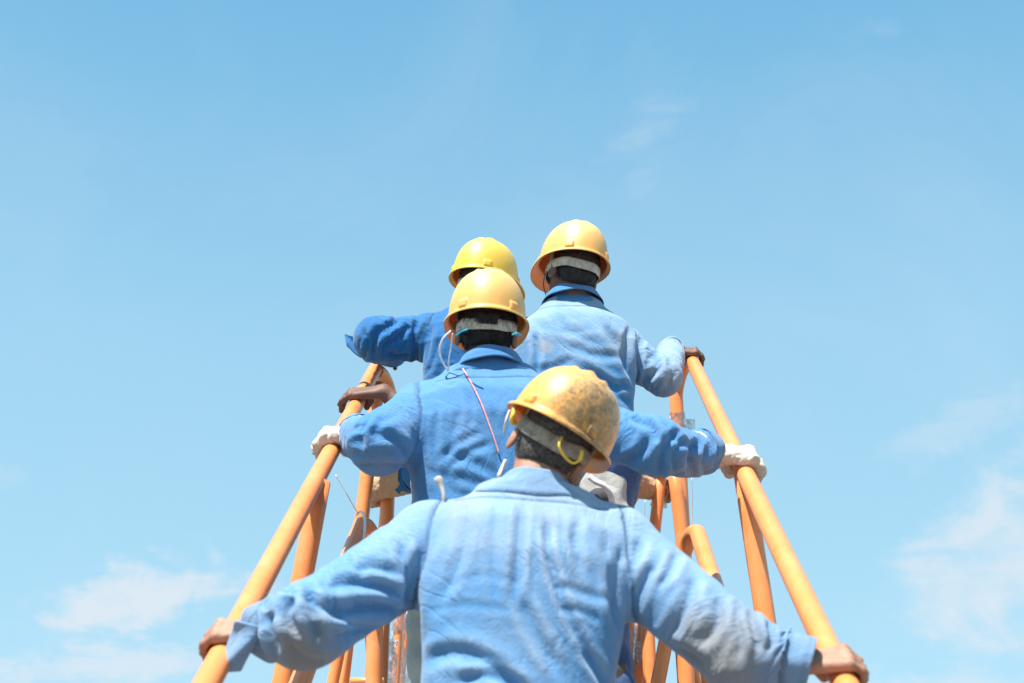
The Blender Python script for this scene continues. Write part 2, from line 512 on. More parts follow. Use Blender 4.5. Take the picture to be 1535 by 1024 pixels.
# ------------------------------------------------------------------ signed distance modelling
def cone(Q, a, b, ra, rb):
    a = np.asarray(a, F32); b = np.asarray(b, F32)
    ab = b - a
    h = np.clip(((Q - a) @ ab) / (ab @ ab + 1e-12), 0, 1)
    return np.linalg.norm(Q - a - h[:, None] * ab, axis=1) - (ra + (rb - ra) * h)


def ell(Q, c, r, Rm=None):
    q = Q - np.asarray(c, F32)
    if Rm is not None:
        q = q @ Rm.astype(F32)          # columns of Rm are the local axes
    r = np.asarray(r, F32)
    k0 = np.linalg.norm(q / r, axis=1)
    k1 = np.linalg.norm(q / (r * r), axis=1)
    return k0 * (k0 - 1) / (k1 + 1e-6)


def smin(a, b, k):
    h = np.clip(0.5 + 0.5 * (b - a) / k, 0, 1)
    return b * (1 - h) + a * h - k * h * (1 - h)


class Grid:
    def __init__(self, f, lo, hi, h, bs=8, lip=1.5):
        lo = np.asarray(lo, float); hi = np.asarray(hi, float)
        nb = np.ceil((hi - lo) / (h * bs)).astype(int)
        n = nb * bs
        self.h, self.lo, self.n = h, lo, n
        ci = np.stack(np.meshgrid(*[np.arange(k) for k in nb], indexing='ij'), -1).reshape(-1, 3)
        cc = (lo + (ci + 0.5) * bs * h).astype(F32)
        dc = f(cc)
        D = np.repeat(np.repeat(np.repeat(dc.reshape(nb), bs, 0), bs, 1), bs, 2).astype(F32)
        act = np.abs(dc) < bs * h * 0.87 * lip
        A = ci[act]
        loc = np.stack(np.meshgrid(*[np.arange(bs)] * 3, indexing='ij'), -1).reshape(-1, 3)
        for s in range(0, len(A), 800):
            blk = A[s:s + 800]
            idx = (blk[:, None, :] * bs + loc[None]).reshape(-1, 3)
            D[idx[:, 0], idx[:, 1], idx[:, 2]] = f((lo + idx * h).astype(F32))
        self.D = D

    def sample(self, V):
        q = (V - self.lo) / self.h
        i = np.clip(np.floor(q).astype(int), 0, self.n - 2)
        t = np.clip(q - i, 0, 1)
        D = self.D
        out = 0
        for dx in (0, 1):
            for dy in (0, 1):
                for dz in (0, 1):
                    wgt = (t[:, 0] if dx else 1 - t[:, 0]) * (t[:, 1] if dy else 1 - t[:, 1]) * (t[:, 2] if dz else 1 - t[:, 2])
                    out = out + wgt * D[i[:, 0] + dx, i[:, 1] + dy, i[:, 2] + dz]
        return out

    def grad(self, V):
        e = self.h
        G = np.stack([self.sample(V + np.eye(3)[k] * e) - self.sample(V - np.eye(3)[k] * e) for k in range(3)], 1)
        return G / (np.linalg.norm(G, axis=1)[:, None] + 1e-9)

    def mesh(self):
        D, h, lo = self.D, self.h, self.lo
        S = D < 0
        nx, ny, nz = D.shape
        c = np.zeros((nx - 1, ny - 1, nz - 1), np.uint8)
        for dx in (0, 1):
            for dy in (0, 1):
                for dz in (0, 1):
                    c += S[dx:nx - 1 + dx, dy:ny - 1 + dy, dz:nz - 1 + dz]
        act = np.argwhere((c > 0) & (c < 8))
        idm = -np.ones(c.shape, np.int32)
        idm[act[:, 0], act[:, 1], act[:, 2]] = np.arange(len(act))
        acc = np.zeros((len(act), 3)); cnt = np.zeros(len(act))
        corners = [(a, b, d) for a in (0, 1) for b in (0, 1) for d in (0, 1)]
        dv = {k: D[act[:, 0] + k[0], act[:, 1] + k[1], act[:, 2] + k[2]] for k in corners}
        for a in corners:
            for ax in range(3):
                if a[ax] == 0:
                    b = list(a); b[ax] = 1; b = tuple(b)
                    d0, d1 = dv[a], dv[b]
                    m = (d0 < 0) != (d1 < 0)
                    t = np.where(m, d0 / np.where(m, d0 - d1, 1), 0)
                    p = np.array(a, float)[None] + np.zeros((len(act), 3)); p[:, ax] = t
                    acc[m] += p[m]; cnt[m] += 1
        V = lo + (act + acc / np.maximum(cnt, 1)[:, None]) * h
        quads = []
        for ax in range(3):
            o1, o2 = (ax + 1) % 3, (ax + 2) % 3
            sl0 = [slice(None)] * 3; sl1 = [slice(None)] * 3
            sl0[ax] = slice(0, -1); sl1[ax] = slice(1, None)
            df = S[tuple(sl0)] != S[tuple(sl1)]
            e = np.argwhere(df)
            ok = (e[:, o1] >= 1) & (e[:, o2] >= 1) & (e[:, o1] < D.shape[o1] - 1) & (e[:, o2] < D.shape[o2] - 1)
            e = e[ok]
            s0 = S[e[:, 0], e[:, 1], e[:, 2]]
            d1 = np.zeros(3, int); d1[o1] = 1
            d2 = np.zeros(3, int); d2[o2] = 1
            q = [idm[tuple((e - d1 - d2).T)], idm[tuple((e - d2).T)], idm[tuple(e.T)], idm[tuple((e - d1).T)]]
            q = np.stack(q, 1)
            q[~s0] = q[~s0][:, ::-1]
            quads.append(q)
        Q = np.concatenate(quads)
        Q = Q[(Q >= 0).all(1)]
        return V, Q


def compact(V, Q, keep):
    fm = keep[Q].all(1)
    Q = Q[fm]
    used = np.zeros(len(V), bool); used[Q.ravel()] = True
    idx = -np.ones(len(V), int); idx[used] = np.arange(used.sum())
    return V[used], idx[Q], used


def vnormals(V, Q):
    n = np.cross(V[Q[:, 2]] - V[Q[:, 0]], V[Q[:, 3]] - V[Q[:, 1]])
    N = np.zeros_like(V)
    for k in range(4):
        for c in range(3):
            N[:, c] += np.bincount(Q[:, k], n[:, c], len(V))
    return N / (np.linalg.norm(N, axis=1)[:, None] + 1e-12)


def uniq_edges(Q):
    e = np.concatenate([Q[:, [0, 1]], Q[:, [1, 2]], Q[:, [2, 3]], Q[:, [3, 0]]])
    e.sort(1)
    key = e[:, 0].astype(np.int64) * (Q.max() + 1) + e[:, 1]
    _, ix = np.unique(key, return_index=True)
    return e[ix]


def lap(V, E, deg):
    S = np.zeros_like(V)
    for c in range(3):
        S[:, c] = np.bincount(E[:, 0], V[E[:, 1], c], len(V)) + np.bincount(E[:, 1], V[E[:, 0], c], len(V))
    return S / deg[:, None] - V


def project_to(f, V, iters=2):
    for _ in range(iters):
        v = V.astype(F32)
        d = f(v)
        e = 0.002
        G = np.stack([f(v + (np.eye(3)[k] * e).astype(F32)) - f(v - (np.eye(3)[k] * e).astype(F32)) for k in range(3)], 1)
        G /= (np.sum(G * G, 1)[:, None] / (2 * e) + 1e-9)
        V = V - np.clip(d[:, None] * G, -0.004, 0.004)
    return V


def vnoise(Q, scale, seed=0, octaves=1):
    """cheap smooth value noise in [-1, 1]"""
    out = np.zeros(len(Q)); amp = 1.0; tot_ = 0
    rs = np.random.RandomState(seed + 11)
    table = rs.uniform(-1, 1, 4096)
    for o in range(octaves):
        q = Q * scale * (2 ** o) + 31.7 * (o + 1)
        i = np.floor(q).astype(np.int64); t = q - i; t = t * t * (3 - 2 * t)
        r = 0
        for dx in (0, 1):
            for dy in (0, 1):
                for dz in (0, 1):
                    h = ((i[:, 0] + dx) * 73856093 ^ (i[:, 1] + dy) * 19349663 ^ (i[:, 2] + dz) * 83492791) & 4095
                    wg = (t[:, 0] if dx else 1 - t[:, 0]) * (t[:, 1] if dy else 1 - t[:, 1]) * (t[:, 2] if dz else 1 - t[:, 2])
                    r = r + wg * table[h]
        out += amp * r; tot_ += amp; amp *= 0.5
    return out / tot_


def stroke_field(px, py, strokes):
    """creases traced on the cloth: valley with soft ridges beside it"""
    out = np.zeros(len(px))
    for st in strokes:
        pts, wd, amp = st
        pts = smooth_path([np.array(p, float) for p in pts], 6) if len(pts) > 2 else np.array(pts, float)
        best = np.full(len(px), 1e9); bt = np.zeros(len(px)); n = len(pts) - 1
        lo = pts.min(0) - wd * 4; hi = pts.max(0) + wd * 4
        m = (px > lo[0]) & (px < hi[0]) & (py > lo[1]) & (py < hi[1])
        if not m.any():
            continue
        x, y = px[m], py[m]
        b = np.full(len(x), 1e9); tt = np.zeros(len(x))
        for i in range(n):
            a, c = pts[i], pts[i + 1]
            ac = c - a
            h = np.clip(((x - a[0]) * ac[0] + (y - a[1]) * ac[1]) / (ac @ ac + 1e-9), 0, 1)
            d = np.hypot(x - a[0] - h * ac[0], y - a[1] - h * ac[1])
            k = d < b
            b[k] = d[k]; tt[k] = (i + h[k]) / n
        q = b / wd
        prof = np.exp(-q * 1.15) - 0.42 * np.exp(-((q - 2.3) / 1.1) ** 2)
        taper = np.clip(np.minimum(tt, 1 - tt) * 5 + 0.15, 0, 1)
        out[m] += -amp * prof * taper
    return out


def relax_cloth(V, Q, grid, axisf, pinned, iters, lo_d, hi_d, grav=0.00003, bend=0.06, stretch=0.45):
    E = uniq_edges(Q)
    Dg = np.concatenate([Q[:, [0, 2]], Q[:, [1, 3]]])
    C = np.concatenate([E, Dg])
    wC = np.concatenate([np.ones(len(E)), np.full(len(Dg), 0.45)])
    d = V[C[:, 1]] - V[C[:, 0]]
    L = np.linalg.norm(d, axis=1) + 1e-9
    ax, ga, gc = axisf(0.5 * (V[C[:, 0]] + V[C[:, 1]]))
    cs = (np.sum(d * ax, 1) / L) ** 2
    L0 = L * (1 + ga * cs + gc * (1 - cs))
    deg = np.bincount(E.ravel(), minlength=len(V)).astype(float)
    degC = np.bincount(C[:, 0], wC, len(V)) + np.bincount(C[:, 1], wC, len(V))
    free = (~pinned).astype(float)[:, None]
    vel = np.zeros_like(V)
    for it in range(iters):
        V0 = V.copy()
        V = V + vel * 0.85
        V[:, 2] -= grav * free[:, 0]
        d = V[C[:, 1]] - V[C[:, 0]]
        ln = np.linalg.norm(d, axis=1) + 1e-9
        cr = d * ((ln - L0) / ln * 0.5 * wC)[:, None]
        dx = np.zeros_like(V)
        for c in range(3):
            dx[:, c] = np.bincount(C[:, 0], cr[:, c], len(V)) - np.bincount(C[:, 1], cr[:, c], len(V))
        V = V + dx / degC[:, None] * stretch * 4 * free
        Lp = lap(V, E, deg)
        V = V + bend * Lp * free
        if it % 3 == 0:
            sd = grid.sample(V)
            bad = (sd < lo_d) | (sd > hi_d)
            if bad.any():
                G = grid.grad(V[bad])
                V[bad] -= G * (sd[bad] - np.clip(sd[bad], lo_d, hi_d))[:, None]
        V = V0 + (V - V0) * free
        vel = V - V0
    return V


def seg_info(Q, segs):
    """nearest limb segment: axis direction, index, parameter"""
    best = np.full(len(Q), 1e9); idx = np.zeros(len(Q), int); tt = np.zeros(len(Q))
    for i, (a, b, r) in enumerate(segs):
        ab = b - a
        h = np.clip((Q - a) @ ab / (ab @ ab), 0, 1)
        d = np.linalg.norm(Q - a - h[:, None] * ab, axis=1) / r
        k = d < best
        best[k] = d[k]; idx[k] = i; tt[k] = h[k]
    return idx, tt, best


# ------------------------------------------------------------------ the stairs' handrails
RAD = 0.0272
R_near, R_far = P(1240, 970, 2.98), P(1038, 543, 5.55)
L_near, L_far = P(345, 960, 2.98), P(561, 556, 5.55)
R_dir, L_dir = unit(R_far - R_near), unit(L_far - L_near)


def rail_point(side, py):
    a, d = (R_near, R_dir) if side > 0 else (L_near, L_dir)
    lo_, hi_ = -1.6, 4.0
    for _ in range(40):
        m_ = 0.5 * (lo_ + hi_)
        if proj((a + d * m_)[None])[1][0] > py:
            lo_ = m_
        else:
            hi_ = m_
    return a + d * m_


SL = R_dir[2] / R_dir[1]
Y0, Z0 = 2.97, 1.08


def tread_z(y):
    return Z0 + (y - Y0) * SL


stairs = bpy.data.objects.new('boarding_stairs', None)
col.objects.link(stairs)
stairs.location = (0, 0, 0)
tag(stairs, 'mobile stairs with orange tubular handrails that the blue-shirted workers climb', 'stairs')
UP = np.array([0, 0, 1.0])


def arc_end(end, d, side_in, r=0.085, drop=2.0, n=12):
    """a handrail's end: swings over in a half circle and drops as a post"""
    u = unit(np.cross(np.cross(d, UP), d))
    h = unit(np.array([side_in, 0.55, 0.0]))
    pts = []
    ang0 = math.asin(d[2])
    c = end - u * r
    for k in range(1, n + 1):
        a = (math.pi / 2 + ang0) * k / n
        pts.append(end + d * 0 + (math.sin(a) * r) * unit(d * 1.0 + h * 0.2) - u * (r - r * math.cos(a)) + h * (0.05 * k / n))
    last = pts[-1]
    pts.append(last + np.array([0, 0, -0.12]))
    pts.append(last + np.array([0, 0, -drop * 0.5]))
    pts.append(np.array([last[0], last[1], last[2] - drop]))
    return pts


for side, near, far, d in ((1, R_near, R_far, R_dir), (-1, L_near, L_far, L_dir)):
    b0 = near - d * 1.75
    pts = [np.array([b0[0], b0[1] - 0.02, 0.02]), np.array([b0[0], b0[1] - 0.015, b0[2] * 0.5]), b0 + np.array([0, 0, -0.08]), b0 + d * 0.06]
    pts += [b0 + d * (0.3 * k) for k in range(1, int(np.linalg.norm(far - b0) / 0.3))]
    pts += [far]
    pts += arc_end(far, d, -side * 0.9, 0.085, far[2] - 2.36 - 0.05)
    tube('handrail', smooth_path(pts, 3), RAD, M['paint'], stairs, n=24)

# lower rails that loop over and drop as posts
for (px, py, Z, side) in ((1046, 800, 4.55, 1), (541, 788, 4.65, -1)):
    d = R_dir if side > 0 else L_dir
    e = P(px, py, Z)
    e0 = e - d * 2.2
    zt = max(0.02, tread_z(e0[1] - 0.12))
    pts = [np.array([e0[0], e0[1] - 0.14, zt]), np.array([e0[0], e0[1] - 0.13, 0.5 * (zt + e0[2])]), e0 - d * 0.12 - UP * 0.07]
    pts += [e - d * k for k in (2.2, 1.5, 0.9, 0.45, 0.2, 0.08)] + [e]
    u = unit(np.cross(np.cross(d, UP), d)); h = np.array([-side * 0.9, 0.35, 0])
    r = 0.055
    for k in range(1, 9):
        a = (math.pi / 2 + math.asin(d[2])) * k / 8
        pts.append(e + d * math.sin(a) * r - u * r * (1 - math.cos(a)) + h * (0.045 * k / 8))
    last = pts[-1]
    pts += [last + np.array([-side * 0.003, 0, -0.1]), last + np.array([-side * 0.012, 0, -0.5]), last + np.array([-side * 0.02, 0, -(last[2] - tread_z(last[1]) - 0.02)])]
    tube('lower_rail', smooth_path(pts, 4), RAD * 0.98, M['paint'], stairs, n=24)


def post(px0, py0, px1, py1, Z, rad, down=True, **kw):
    a, b = P(px0, py0, Z), P(px1, py1, Z)
    # a post runs down close to plumb: keep its foot under its head
    b2 = P(px1, py1, Z)
    k = (b2 - a)
    yv = a[1] + (b2[1] - a[1]) * 0.0
    b2 = np.array([b2[0], a[1], b2[2]])
    end = b2.copy()
    if down:
        t = (tread_z(a[1]) if a[1] < 4.68 else 2.35)
        f = (a[2] - t) / max(0.05, a[2] - b2[2])
        end = a + (b2 - a) * max(1.0, f)
    n = 8
    path = [a + (end - a) * i / n for i in range(n + 1)]
    return tube('post', path, rad, M['paint'], stairs, **kw)


# (head x, y, foot x, y at the frame bottom, depth, radius)
for a in [
    (1113, 703, 1127, 905, 4.16, 0.0285), (480, 722, 449, 1010, 4.12, 0.0305),
    (567, 575, 538, 1015, 5.50, 0.0270), (585, 690, 571, 1000, 5.62, 0.0225),
    (552, 895, 566, 1024, 5.2, 0.0240),
    (512, 960, 503, 1024, 4.7, 0.0200), (600, 900, 597, 1024, 5.9, 0.018),
    (1009, 690, 1017, 830, 5.45, 0.0262), (993, 690, 974, 830, 5.6, 0.0235),
    (968, 880, 969, 1024, 5.3, 0.0250), (1004, 930, 984, 1024, 4.9, 0.0250),
    (947, 890, 936, 1024, 5.5, 0.0185), (1022, 960, 1023, 1024, 4.9, 0.0250),
    (1052, 960, 1056, 1024, 4.6, 0.018),
]:
    post(*a, n=20)
for a in [(612, 905, 606, 1024, 6.1, 0.014), (528, 930, 518, 1024, 5.0, 0.013), (958, 905, 955, 1024, 5.8, 0.013), (1036, 975, 1043, 1024, 5.0, 0.012), (466, 985, 462, 1024, 4.4, 0.010)]:
    post(*a, n=14)
tube('brace', [P(525, 1021, 4.9), P(575, 1021, 4.9)], 0.012, M['paint'], stairs, n=12)
# brace between the far posts
tube('brace', [P(985, 690, 5.7), P(922, 795, 5.6), P(880, 870, 5.5)], 0.0165, M['paint'], stairs, n=16)
tube('brace', [P(940, 712, 5.9), P(905, 800, 5.8)], 0.012, M['steel'], stairs, n=12)

# treads, stringers, landing
for i in range(12):
    y = 1.62 + i * 0.255
    z = tread_z(y + 0.1)
    if z > 2.3: break
    V, Fc = box_geo((-0.62, y, z - 0.03), (0.62, y + 0.27, z))
    mesh_obj('tread', V, Fc, M['steel'], stairs, False)
for s in (-1, 1):
    a = np.array([s * 0.66, 1.35, 0.02]); b = np.array([s * 0.66, 4.68, 2.28])
    tube('stringer', [a, b], 0.05, M['paint'], stairs, n=4, sy=0.7)
V, Fc = box_geo((-0.68, 4.66, 2.29), (0.68, 6.4, 2.35))
mesh_obj('landing', V, Fc, M['steel'], stairs, False)
for s in (-1, 1):
    for yy in (4.8, 6.3):
        tube('leg', [np.array([s * 0.6, yy, 2.29]), np.array([s * 0.6, yy, 0.0])], 0.04, M['paint'], stairs, n=12)

gnd = mesh_obj('ground', [(-2500, -2500, 0), (2500, -2500, 0), (2500, 2500, 0), (-2500, 2500, 0)], [(0, 1, 2, 3)], M['ground'], None, False)
tag(gnd, kind='structure')


# ------------------------------------------------------------------ people
def frame_from(yaw, pitch, roll):
    """columns: right, forward, up of a head; yaw left, pitch up, roll clockwise seen from behind"""
    m = Matrix.Rotation(R(yaw), 3, 'Z') @ Matrix.Rotation(R(pitch), 3, 'X') @ Matrix.Rotation(R(roll), 3, 'Y')
    return np.array(m)


def head_sdf(c, Fm):
    c = np.asarray(c, float)
    W = lambda x, y, z: c + Fm @ np.array([x, y, z])

    def f(Q):
        d = ell(Q, W(0, -0.008, 0.035), (0.077, 0.099, 0.088), Fm)
        d = smin(d, ell(Q, W(0, 0.03, -0.045), (0.060, 0.066, 0.072), Fm), 0.03)
        d = smin(d, ell(Q, W(0, 0.072, -0.098), (0.024, 0.022, 0.018), Fm), 0.02)
        d = smin(d, cone(Q, W(0, 0.093, 0.012), W(0, 0.112, -0.030), 0.008, 0.013), 0.012)
        for s in (-1, 1):
            d = smin(d, ell(Q, W(s * 0.013, 0.104, -0.034), (0.009, 0.009, 0.007), Fm), 0.006)
            d = smin(d, cone(Q, W(s * 0.014, 0.086, 0.026), W(s * 0.046, 0.076, 0.024), 0.009, 0.008), 0.012)
            d = np.maximum(d, -ell(Q, W(s * 0.031, 0.094, 0.007), (0.018, 0.013, 0.010), Fm) * 1.0)
            # ear: rim, lobe and bowl
            e = ell(Q, W(s * 0.083, -0.012, -0.014), (0.0085, 0.020, 0.034), Fm @ np.array(Matrix.Rotation(R(-s * 24), 3, 'Z')))
            e = np.maximum(e, -ell(Q, W(s * 0.093, -0.003, -0.010), (0.008, 0.011, 0.021), Fm))
            d = smin(d, e, 0.006)
        d = smin(d, ell(Q, W(0, 0.092, -0.062), (0.024, 0.012, 0.006), Fm), 0.006)
        d = smin(d, ell(Q, W(0, 0.089, -0.072), (0.020, 0.012, 0.007), Fm), 0.006)
        return d
    return f, W


def hand_frame(Gp, t, outw, up_tilt=0.0):
    """grip on a tube through Gp with axis t; outw = direction fingers point over the tube"""
    t = unit(t)
    wv = unit(outw - t * np.dot(outw, t))
    n = unit(np.cross(wv, t));  n = n if n[2] > 0 else -n
    c, s = math.cos(up_tilt), math.sin(up_tilt)
    return t, unit(wv * c - n * s), unit(n * c + wv * s)


def hand_sdf(Gp, t, wv, n, side, grow=0.0, curl=1.0, scale=1.0):
    """wv: over-the-tube direction, n: from the tube to the palm. Returns sdf, wrist point"""
    Rt = RAD
    s = scale
    rf = 0.0088 * s + grow
    Rr = Rt + rf
    tk = t * side       # towards the index finger

    def on(ang, off, ex=0.0):
        return Gp + (n * math.cos(ang) + wv * math.sin(ang)) * (Rr + ex) + tk * off
    fing = []
    offs = [0.032, 0.011, -0.010, -0.030]
    lens = [(0.040, 0.024, 0.020), (0.044, 0.028, 0.021), (0.041, 0.026, 0.021), (0.033, 0.020, 0.018)]
    mc = []
    for k in range(4):
        a0 = R(34 - 5 * (k == 3))
        p0 = on(a0, offs[k] * s, 0.006)
        pts = [p0]; a = a0
        for q, ln in enumerate(lens[k]):
            a += ln * s / (Rr + 0.006) * (0.88 + 0.05 * ((k * 7 + q * 3) % 3)) * curl
            pts.append(on(a, offs[k] * s * (1 - 0.06 * (q + 1)) + 0.002 * math.sin(k * 2.1 + q), 0.003 * (2 - q) if curl > 0.7 else 0.006 * (q + 1)))
        fing.append(pts); mc.append(p0)
    wrist = Gp + n * (Rr + 0.022 + grow * 0.5) - wv * 0.072 * s + tk * (-0.004)
    # thumb goes round the near side of the tube
    th = [wrist + wv * 0.018 + tk * 0.028 * s - n * 0.004, on(R(-42), 0.046 * s, 0.006), on(R(-88), 0.056 * s, 0.003), on(R(-125), 0.052 * s, 0.001)]

    def f(Q):
        d = None
        for k in range(4):
            r0 = (0.0095, 0.0098, 0.0092, 0.0082)[k] * s + grow
            pl = cone(Q, wrist + tk * (0.014 - 0.009 * k) * s, mc[k] - n * 0.004, 0.0145 * s + grow, 0.0115 * s + grow)
            d = pl if d is None else smin(d, pl, 0.012)
        for k in range(4):
            r0 = (0.0095, 0.0098, 0.0092, 0.0082)[k] * s + grow
            fd = None
            for q in range(3):
                a_, b_ = fing[k][q], fing[k][q + 1]
                c_ = cone(Q, a_, b_, r0 * (1.05 - 0.08 * q), r0 * (0.97 - 0.08 * q))
                fd = c_ if fd is None else smin(fd, c_, 0.003)
                fd = smin(fd, np.linalg.norm(Q - np.asarray(a_, F32), axis=1) - r0 * (1.12 - 0.08 * q), 0.004)
            d = smin(d, fd, 0.004 if grow == 0 else 0.006)
        td = cone(Q, th[0], th[1], 0.0155 * s + grow, 0.012 * s + grow)
        td = smin(td, cone(Q, th[1], th[2], 0.0115 * s + grow, 0.0105 * s + grow), 0.005)
        td = smin(td, cone(Q, th[2], th[3], 0.0105 * s + grow, 0.0088 * s + grow), 0.004)
        d = smin(d, td, 0.010)
        return d
    pts = np.array([p for fg in fing for p in fg] + th + [wrist])
    return f, wrist, pts, fing


def merge(parts):
    Vs, Qs, o = [], [], 0
    for V, Q in parts:
        Vs.append(V); Qs.append(Q + o); o += len(V)
    return np.concatenate(Vs), np.concatenate(Qs)


def bounds(pts, m):
    pts = np.array(pts)
    return pts.min(0) - m, pts.max(0) + m


def loft(rings, closed=True):
    V = np.concatenate(rings); n = len(rings[0]); Fc = []
    for i in range(len(rings) - 1):
        for k in range(n if closed else n - 1):
            Fc.append((i * n + k, i * n + (k + 1) % n, (i + 1) * n + (k + 1) % n, (i + 1) * n + k))
    return V, np.array(Fc)


def solidify(o, t, off=0.0, sub=0):
    if sub:
        sb = o.modifiers.new('sub', 'SUBSURF'); sb.levels = sub; sb.render_levels = sub
    if t:
        m = o.modifiers.new('thick', 'SOLIDIFY'); m.thickness = t; m.offset = off
    return o


def make_helmet(parent, hc, Fm, mat, seed=0, dirt_dir=None, scl=1.06, zs=1.0, hup=0.037):
    H = 0.142
    org = hc + Fm @ np.array([0, 0.004, hup])
    nphi, nth = 256, 72
    phi = np.linspace(0, 2 * np.pi, nphi, endpoint=False)      # 0 = forward (+y)
    sx, cy = np.sin(phi), np.cos(phi)

    def shell(ins):
        rings = []
        for j in range(nth):
            th = (np.pi / 2) * (j / (nth - 1)) ** 0.9
            r = math.cos(th) ** 0.66 if j < nth - 1 else 0.0
            z = (H - ins) * math.sin(th) ** 0.94
            a, b = 0.1085 - ins, 0.131 - ins
            x = sx * a * r; y = cy * b * r
            top = min(1, max(0, (z - 0.045) / 0.05))
            rear = np.clip(0.5 - y / 0.10, 0, 1)
            ridge = (0.0095 * np.exp(-(x / 0.0125) ** 2) + 0.0060 * np.exp(-((np.abs(x) - 0.033) / 0.0075) ** 2)) * top * np.clip((y + 0.085) / 0.05, 0, 1)
            ridge = ridge * (ins < 0.001)
            slot = 0.0
            if ins < 0.001:
                for pa in (0.78 * math.pi, 1.22 * math.pi, 0.33 * math.pi, 1.67 * math.pi):
                    dph = (phi - pa + math.pi) % (2 * math.pi) - math.pi
                    slot = slot + 0.0065 * np.clip((0.125 - np.abs(dph)) / 0.022, 0, 1) * np.clip((0.024 - z) / 0.004, 0, 1)
            k = 1 + (ridge * 0.35 + slot) / 0.12
            rings.append(np.stack([x * k, y * k, z + ridge * 1.0 + 0 * x], 1))
        return rings
    outer = shell(0.0)
    vis = np.clip(cy, 0, 1) ** 2.2
    bw = 0.0105 + 0.040 * vis + 0.004 * np.clip(-cy, 0, 1) ** 3
    dz = -0.004 - 0.016 * vis - 0.003 * np.clip(-cy, 0, 1)
    a, b = 0.1085, 0.131

    def brim(f, dzz):
        return np.stack([sx * (a + bw * f), cy * (b + bw * f), dz * f + dzz], 1)
    rings = [r for r in outer[::-1]]
    rings += [brim(0.12, -0.001), brim(0.35, -0.0015), brim(0.75, -0.002), brim(0.95, -0.002), brim(1.03, -0.0035), brim(1.05, -0.006), brim(1.03, -0.0085), brim(0.98, -0.0095), brim(0.93, -0.0085), brim(0.85, -0.0065), brim(0.4, -0.006), brim(0.0, -0.006)]
    rings += shell(0.0035)
    rings[-1] = rings[-1] * np.array([1, 1, 1])
    V, Fc = loft(rings)
    V = V * np.array([scl, scl, scl * zs])
    Vl = V.copy()
    V = org + V @ Fm.T
    # grime lies where the attribute says
    dirt = np.full(len(V), 0.12)
    if dirt_dir is not None:
        dd = Vl / (np.linalg.norm(Vl, axis=1)[:, None] + 1e-6)
        dirt = np.clip((dd @ unit(dirt_dir) - 0.50) * 2.6, 0, 1)
    o = bpy.data.objects.new('helmet', None)
    me_o = mesh_obj('helmet', Vl, Fc, mat, parent, True, {'dirt': dirt})
    bpy.data.objects.remove(o)
    m4 = Matrix([list(Fm[i]) + [org[i]] for i in range(3)] + [[0, 0, 0, 1]])
    me_o.matrix_local = m4
    # inner head band, in the helmet's own space
    n = 96
    ph = np.linspace(0, 2 * np.pi, n, endpoint=False)
    rear = np.clip(-np.cos(ph), 0, 1)
    rr = []
    nape = 0.018 * rear ** 2 * (1 + 0.1 * np.sin(ph * 7 + seed))
    for f, bul in ((0.0, 0.0), (0.33, 0.002), (0.66, 0.002), (1.0, 0.0)):
        z = -0.014 - nape * 1.15 - 0.034 * f
        rr.append(np.stack([np.sin(ph) * (0.0875 + bul), np.cos(ph) * (0.1125 + bul) - 0.004, z + 0.0012 * np.sin(ph * 9 + seed)], 1))
    V, Fc = loft(rr)
    hb = mesh_obj('headband', V, Fc, M['band'] if seed != 1 else M['band_grey'], me_o)
    solidify(hb, 0.0025, 0, 1)
    # rear crossing strap that leaves the dark opening between band and shell
    for kk in range(6):
        aa = kk * math.pi / 3 + 0.5
        pth = smooth_path([np.array([math.sin(aa) * 0.083, math.cos(aa) * 0.102, -0.012]), np.array([math.sin(aa) * 0.083, math.cos(aa) * 0.105, 0.03]), np.array([math.sin(aa) * 0.06, math.cos(aa) * 0.075, 0.085]), np.array([0, 0, 0.112])], 5)
        tube('crown_strap', pth, 0.009, M['band'], me_o, n=8, sx=0.15)
    return me_o, org


